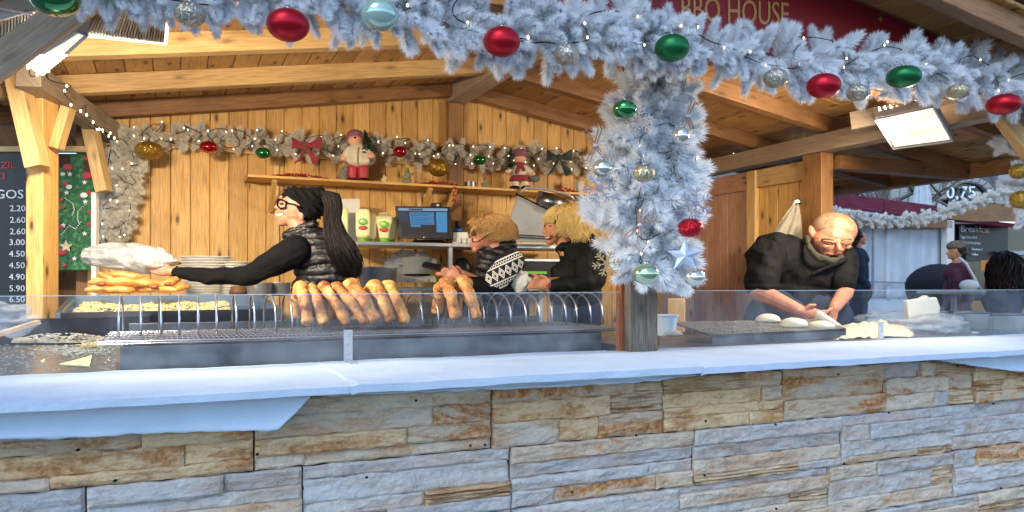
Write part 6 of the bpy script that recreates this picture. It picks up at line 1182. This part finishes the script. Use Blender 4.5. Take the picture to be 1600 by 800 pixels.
m = MB(); F = Fig(1455, 440, 9.3); F.ell(m, 1466, 452, 0, 52, 40, 30, seg=24, ring=14, fn=lambda v_: 1 if v_.z > 0 else .96); t = tag(m.build('dark_domed_cover', plain('dark_blue_cover', '0d1320', .85, var=.4, vs=5, bst=.3), smooth=True), 'dark rounded covered object before the pale tarpaulin', 'cover')
t = thing('standing_table', P(1490, 455, 8.1), 'white topped standing table among the passers-by', 'table'); F = Fig(1490, 456, 8.1); m = MB(); m.lathe([(50 * F.s, 0), (52 * F.s, .015), (51 * F.s, .03)], F.pt(1490, 459), 30); m.build('table_top', PAPER, t, smooth=False); m = MB(); m.tube([F.pt(1490, 459), V((F.pt(1490, 459).x, 8.1, .02))], .03, 8); m.build('leg', STEELD, t); m = MB(); m.lathe([(.25, .005), (.25, .02), (.05, .04)], V((F.pt(1490, 459).x, 8.1, 0)), 20); m.build('foot', STEELD, t)
# building far behind
YBD = 24.0
bl = thing('stone_building', P(1450, 440, YBD), 'grey banded stone building with a dark arched window far behind', 'building')
STB = plain('grey_banded_stone', '8b8f90', .85, var=.12, vs=1.5, bs=8, bst=.3); STD = plain('darker_stone', '77787a', .85, var=.15, vs=2, bst=.3)
def prect(name, mat, x0, x1, y0, y1, Y, th, parent): m = MB(); a_, b_ = P(x0, y1, Y), P(x1, y0, Y); m.box((a_ + b_) / 2 + V((0, th / 2, 0)), V(((b_.x - a_.x) / 2, 0, 0)), V((0, th / 2, 0)), V((0, 0, (b_.z - a_.z) / 2))); return m.build(name, mat, parent)
prect('wall', STD, 1180, 1900, 130, 523, YBD + .35, 2.0, bl)
for k in range(12):
    y0 = 145 + k * 20
    for j in range(6):
        x0 = 1420 + j * 70 + (35 if k % 2 else 0); x1 = x0 + 69
        if 250 < y0 < 400 and x0 < 1560 and x1 > 1470 and y0 > 262: 
            if x1 > 1555: x0 = 1556
            elif x0 < 1470: x1 = min(x1, 1472)
            else: continue
            if x1 - x0 < 4: continue
        prect('stone_course', STB, x0, x1, y0, y0 + 18.5, YBD, .34, bl)
for k in range(11):
    a0 = math.pi * k / 11 + .01; a1 = math.pi * (k + 1) / 11 - .01; q = []
    for r, a in ((36, a0), (36, a1), (27, a1), (27, a0)): q.append(P(1515 + r * math.cos(a) * 1.25, 312 - r * math.sin(a), YBD - .1))
    m = MB(); m.slab([q[3], q[0], q[1], q[2]], V((0, .4, 0)), .04); m.build('arch_stone', STB, bl, recalc=True)
m = MB(); pts = [P(1515 + 27 * 1.25 * math.cos(a), 312 - 27 * math.sin(a), YBD + .1) for a in [math.pi * k / 16 for k in range(17)]] + [P(1481, 400, YBD + .1), P(1549, 400, YBD + .1)]; m.prism(pts, V((0, .1, 0))); m.build('arched_window', SHOPG, bl, recalc=True)
txt('0,75', 'lettering', WT, bl, P(1478, 310, YBD - .15), (1, 0, .02), (0, 0, 1), 21 * YBD / FP * 1.25, sx=1.05, ext=.02)
prect('window', SHOPG, 1370, 1385, 284, 320, YBD + .3, .1, bl)
prect('stone_course', STB, 1392, 1418, 272, 330, YBD, .3, bl)
t = thing('closed_parasol', P(1441, 330, 15), 'closed pale grey parasol behind the red roof', 'parasol'); F = Fig(1441, 310, 15)
m = MB(); n = 24; prof = [(2.5, 286), (9, 288), (11, 300), (13.5, 322), (15, 350)]
vs = []; 
for r, y in prof:
    for k in range(n): a = 2 * math.pi * k / n; rr = r * (1 + (.1 if k % 2 else -.08) * (r > 3)); c = F.pt(1441, y); vs.append(c + V((rr * math.cos(a) * F.s, rr * math.sin(a) * F.s, 0)))
m.add(vs, [(i * n + k, i * n + (k + 1) % n, (i + 1) * n + (k + 1) % n, (i + 1) * n + k) for i in range(4) for k in range(n)] + [tuple(range(n - 1, -1, -1))]); m.build('folded_canopy', plain('pale_grey_canvas', 'a9b3ba', .8, bst=.2), t, smooth=False)
m = MB(); m.tube([F.pt(1441, 350), V((F.pt(1441, 350).x, 15, 0))], .04, 8); m.build('pole', STEELD, t)
t = thing('bare_tree', V((8.6, 17, 0)), 'bare leafless tree behind the red roofed stall', 'tree'); m = MB(); br = MB()
m.tube([V((8.4, 17, 0)), V((8.3, 17, 2.2)), V((8.1, 17, 3.2))], [.16, .12, .08], 8); m.build('trunk', BROWNB, t, smooth=True)
def grow(p, d, L, r, depth):
    pts = [p]; 
    for i in range(4): d = (d + V((random.gauss(0, .22), random.gauss(0, .22), random.gauss(0, .18)))).normalized(); pts.append(pts[-1] + d * L / 4)
    br.tube(pts, [r * (1 - .5 * i / 4) for i in range(5)], 4)
    if depth:
        for k in range(3): s_ = pts[random.choice((2, 3, 4))]; grow(s_, (d + V((random.gauss(0, .8), random.gauss(0, .5), random.gauss(0, .5)))).normalized(), L * .68, r * .58, depth - 1)
for k in range(11): grow(V((8.3, 17, 2.0 + .12 * k)), V((random.uniform(-1, 1), random.uniform(-.4, .4), random.uniform(.1, .9))).normalized(), 1.7, .05, 3)
br.build('limbs', plain('pale_branch_bark', '6f6a62', .9, bst=0), t, smooth=True)
# far row of house fronts closing the street behind the stall openings
t = thing('grey_building', P(1250, 440, 27), 'plain grey building front seen between branches behind the stall', 'building'); prect('wall', STD, 1120, 1365, 200, 523, 26.5, 2, t)
for k in range(3): prect('window', SHOPG, 1230 + 50 * k, 1250 + 50 * k, 250, 330, 26.45, .1, t)
# ================================================================ BEYOND THE STALL, LEFT
t = thing('menu_board', P(0, 350, 5.75), 'black menu board with white prices and red words behind the left post', 'menu board'); YL = 5.75
def pr(name, mat, x0, x1, y0, y1, Y, th, par, grain=None): m = MB(); a_, b_ = P(x0, y1, Y), P(x1, y0, Y); m.box((a_ + b_) / 2 + V((0, th / 2, 0)), V(((b_.x - a_.x) / 2, 0, 0)), V((0, th / 2, 0)), V((0, 0, (b_.z - a_.z) / 2))); return m.build(name, mat, par, grain=grain, bevel=.004)
pr('board', plain('black_board', '11171b', .5, var=.2, bst=.1), -160, 60, 237, 478, YL, .03, t); pr('top_frame', BEAM, -160, 145, 228, 237, YL - .02, .06, t, V((1, 0, 0)))
def lt(s_, x, y, h, mat, sx=1.1): txt(s_, 'lettering', mat, t, P(x, y, YL - .004), (1, 0, 0), (0, 0, 1), h * 1.4 * YL / FP, sx=sx, ext=.001)
RR = plain('red_lettering', 'c0202c', .5, bst=0); WW = plain('white_lettering', 'd8dce0', .6, bst=0)
lt('BRAZIL', -30, 263, 10.5, RR, 1.15); lt('3', 1, 280, 10, RR, 1.2); lt('LANGOS', -52, 310, 14, WW, 1.15)
for s_, y in (('2.20', 330), ('2.60', 348), ('2.60', 366), ('3.00', 383), ('4.50', 401), ('4.50', 419), ('4.90', 437), ('5.90', 455), ('6.50', 472)): lt(s_, 15 - (y > 370), y, 9.5, WW, 1.1)
t = thing('christmas_poster', P(120, 330, 5.8), 'printed banner of green fir, red baubles and white stars beyond the left post', 'poster')
m = N('fir_print'); co = m.coord('Object'); vo = m.n('TexVoronoi'); vo.inputs['Scale'].default_value = 22; m.l(co, vo.inputs[0]); nz = m.noise(co, 45, 5, .8)
m.base(m.mix(m.ramp(nz, [(.4, (0, 0, 0, 1)), (.62, (1, 1, 1, 1))]), lin('123a1c'), m.mix(m.ramp(vo.outputs['Distance'], [(.2, (0, 0, 0, 1)), (.6, (1, 1, 1, 1))]), lin('4f9a4a'), lin('2a6a30')))); m.set(rough=.6); FIR = m.m
pr('banner', FIR, 88, 147, 240, 422, 5.8, .01, t); pr('banner_edge', plain('cone_brown', '4a2c1c', .8, var=.5, vs=60, bst=0), 93, 108, 242, 262, 5.795, .004, t); pr('banner_edge', plain('cone_brown', '4a2c1c', .8, var=.5, vs=60, bst=0), 131, 144, 246, 268, 5.795, .004, t)
for (x, y, r, k) in ((106, 261, 8, 0), (136, 274, 8, 0), (134, 247, 5, 0), (102, 287, 5, 0), (139, 301, 4, 0), (98, 324, 4, 0), (95, 312, 4, 0), (96, 394, 8, 0), (140, 331, 4, 0), (97, 354, 5, 0), (108, 292, 5, 1), (131, 305, 6, 1), (98, 272, 4, 1), (100, 415, 4, 0), (141, 350, 5, 0)):
    m = MB(); F = Fig(x, y, 5.79); F.ell(m, x, y, 0, r, r * .72, .5, seg=18, ring=8); m.build('printed_bauble', (REDP, WPLA)[k], t, smooth=True)
for (x, y, r) in ((109, 272, 4), (132, 285, 4), (104, 301, 4), (133, 315, 4), (99, 352, 4), (132, 365, 4), (103, 385, 10), (116, 404, 4)):
    F = Fig(x, y, 5.788); pts = [F.pt(x + (r if k % 2 == 0 else r * .45) * math.sin(k * math.pi / 5) * 1.1, y - (r if k % 2 == 0 else r * .45) * math.cos(k * math.pi / 5)) for k in range(10)]; m = MB(); m.prism(pts, V((0, .003, 0))); m.build('printed_star', WPLA if r < 6 else CRM, t, recalc=True)
m = MB(); F = Fig(110, 330, 5.788)
for c in (((102, 310), (114, 318), (116, 328), (112, 338)), ((135, 318), (122, 330), (121, 342), (124, 350)), ((96, 366), (108, 352), (118, 358), (128, 345))):
    for k in range(3):
        for j in range(5): f = j / 5; x = c[k][0] * (1 - f) + c[k + 1][0] * f; y = c[k][1] * (1 - f) + c[k + 1][1] * f; F.ell(m, x, y, 0, .9, .9, .5, seg=6, ring=4)
m.build('printed_beads', WPLA, t)
t = thing('white_frame_post', P(145, 350, 5.7), 'slim white upright post at the right edge of the fir banner', 'post'); pr('post_body', WPLA, 142, 150, 300, 520, 5.7, .05, t)
t = thing('left_neighbour_roof', P(0, 190, 6), 'dark boarded underside of the neighbouring stall roof at the far left', 'roof')
for k in range(9):
    x0 = -240 + k * 46; q = [P(x0, 232 - .02 * k, 6.9), P(x0 + 45, 232, 6.9), P(x0 + 45, 40, 5.95), P(x0, 40, 5.95)]
    m = MB(); m.slab(q, V((0, .05, .02)), .01); m.build('roof_board', BEAMD, t, grain=V((0, 1, 0)))
t = thing('brown_partition', P(0, 455, 6.3), 'brown board partition behind the lower left corner of the stall', 'partition')
for k in range(8): pr('board', BEAMD, -200 + k * 46, -155.5 + k * 46, 425, 680, 6.2, .04, t, V((0, 0, 1)))
for k in range(4): pr('board', BEAMD, 80 + k * 24, 103.3 + k * 24, 300, 680, 6.45, .04, t, V((0, 0, 1)))
bagblob('plastic_bag', 14, 500, 42, 25, 26, .62, 'pale greyish plastic bag at the far left behind the guard pane', CLEARB, 12, .3)
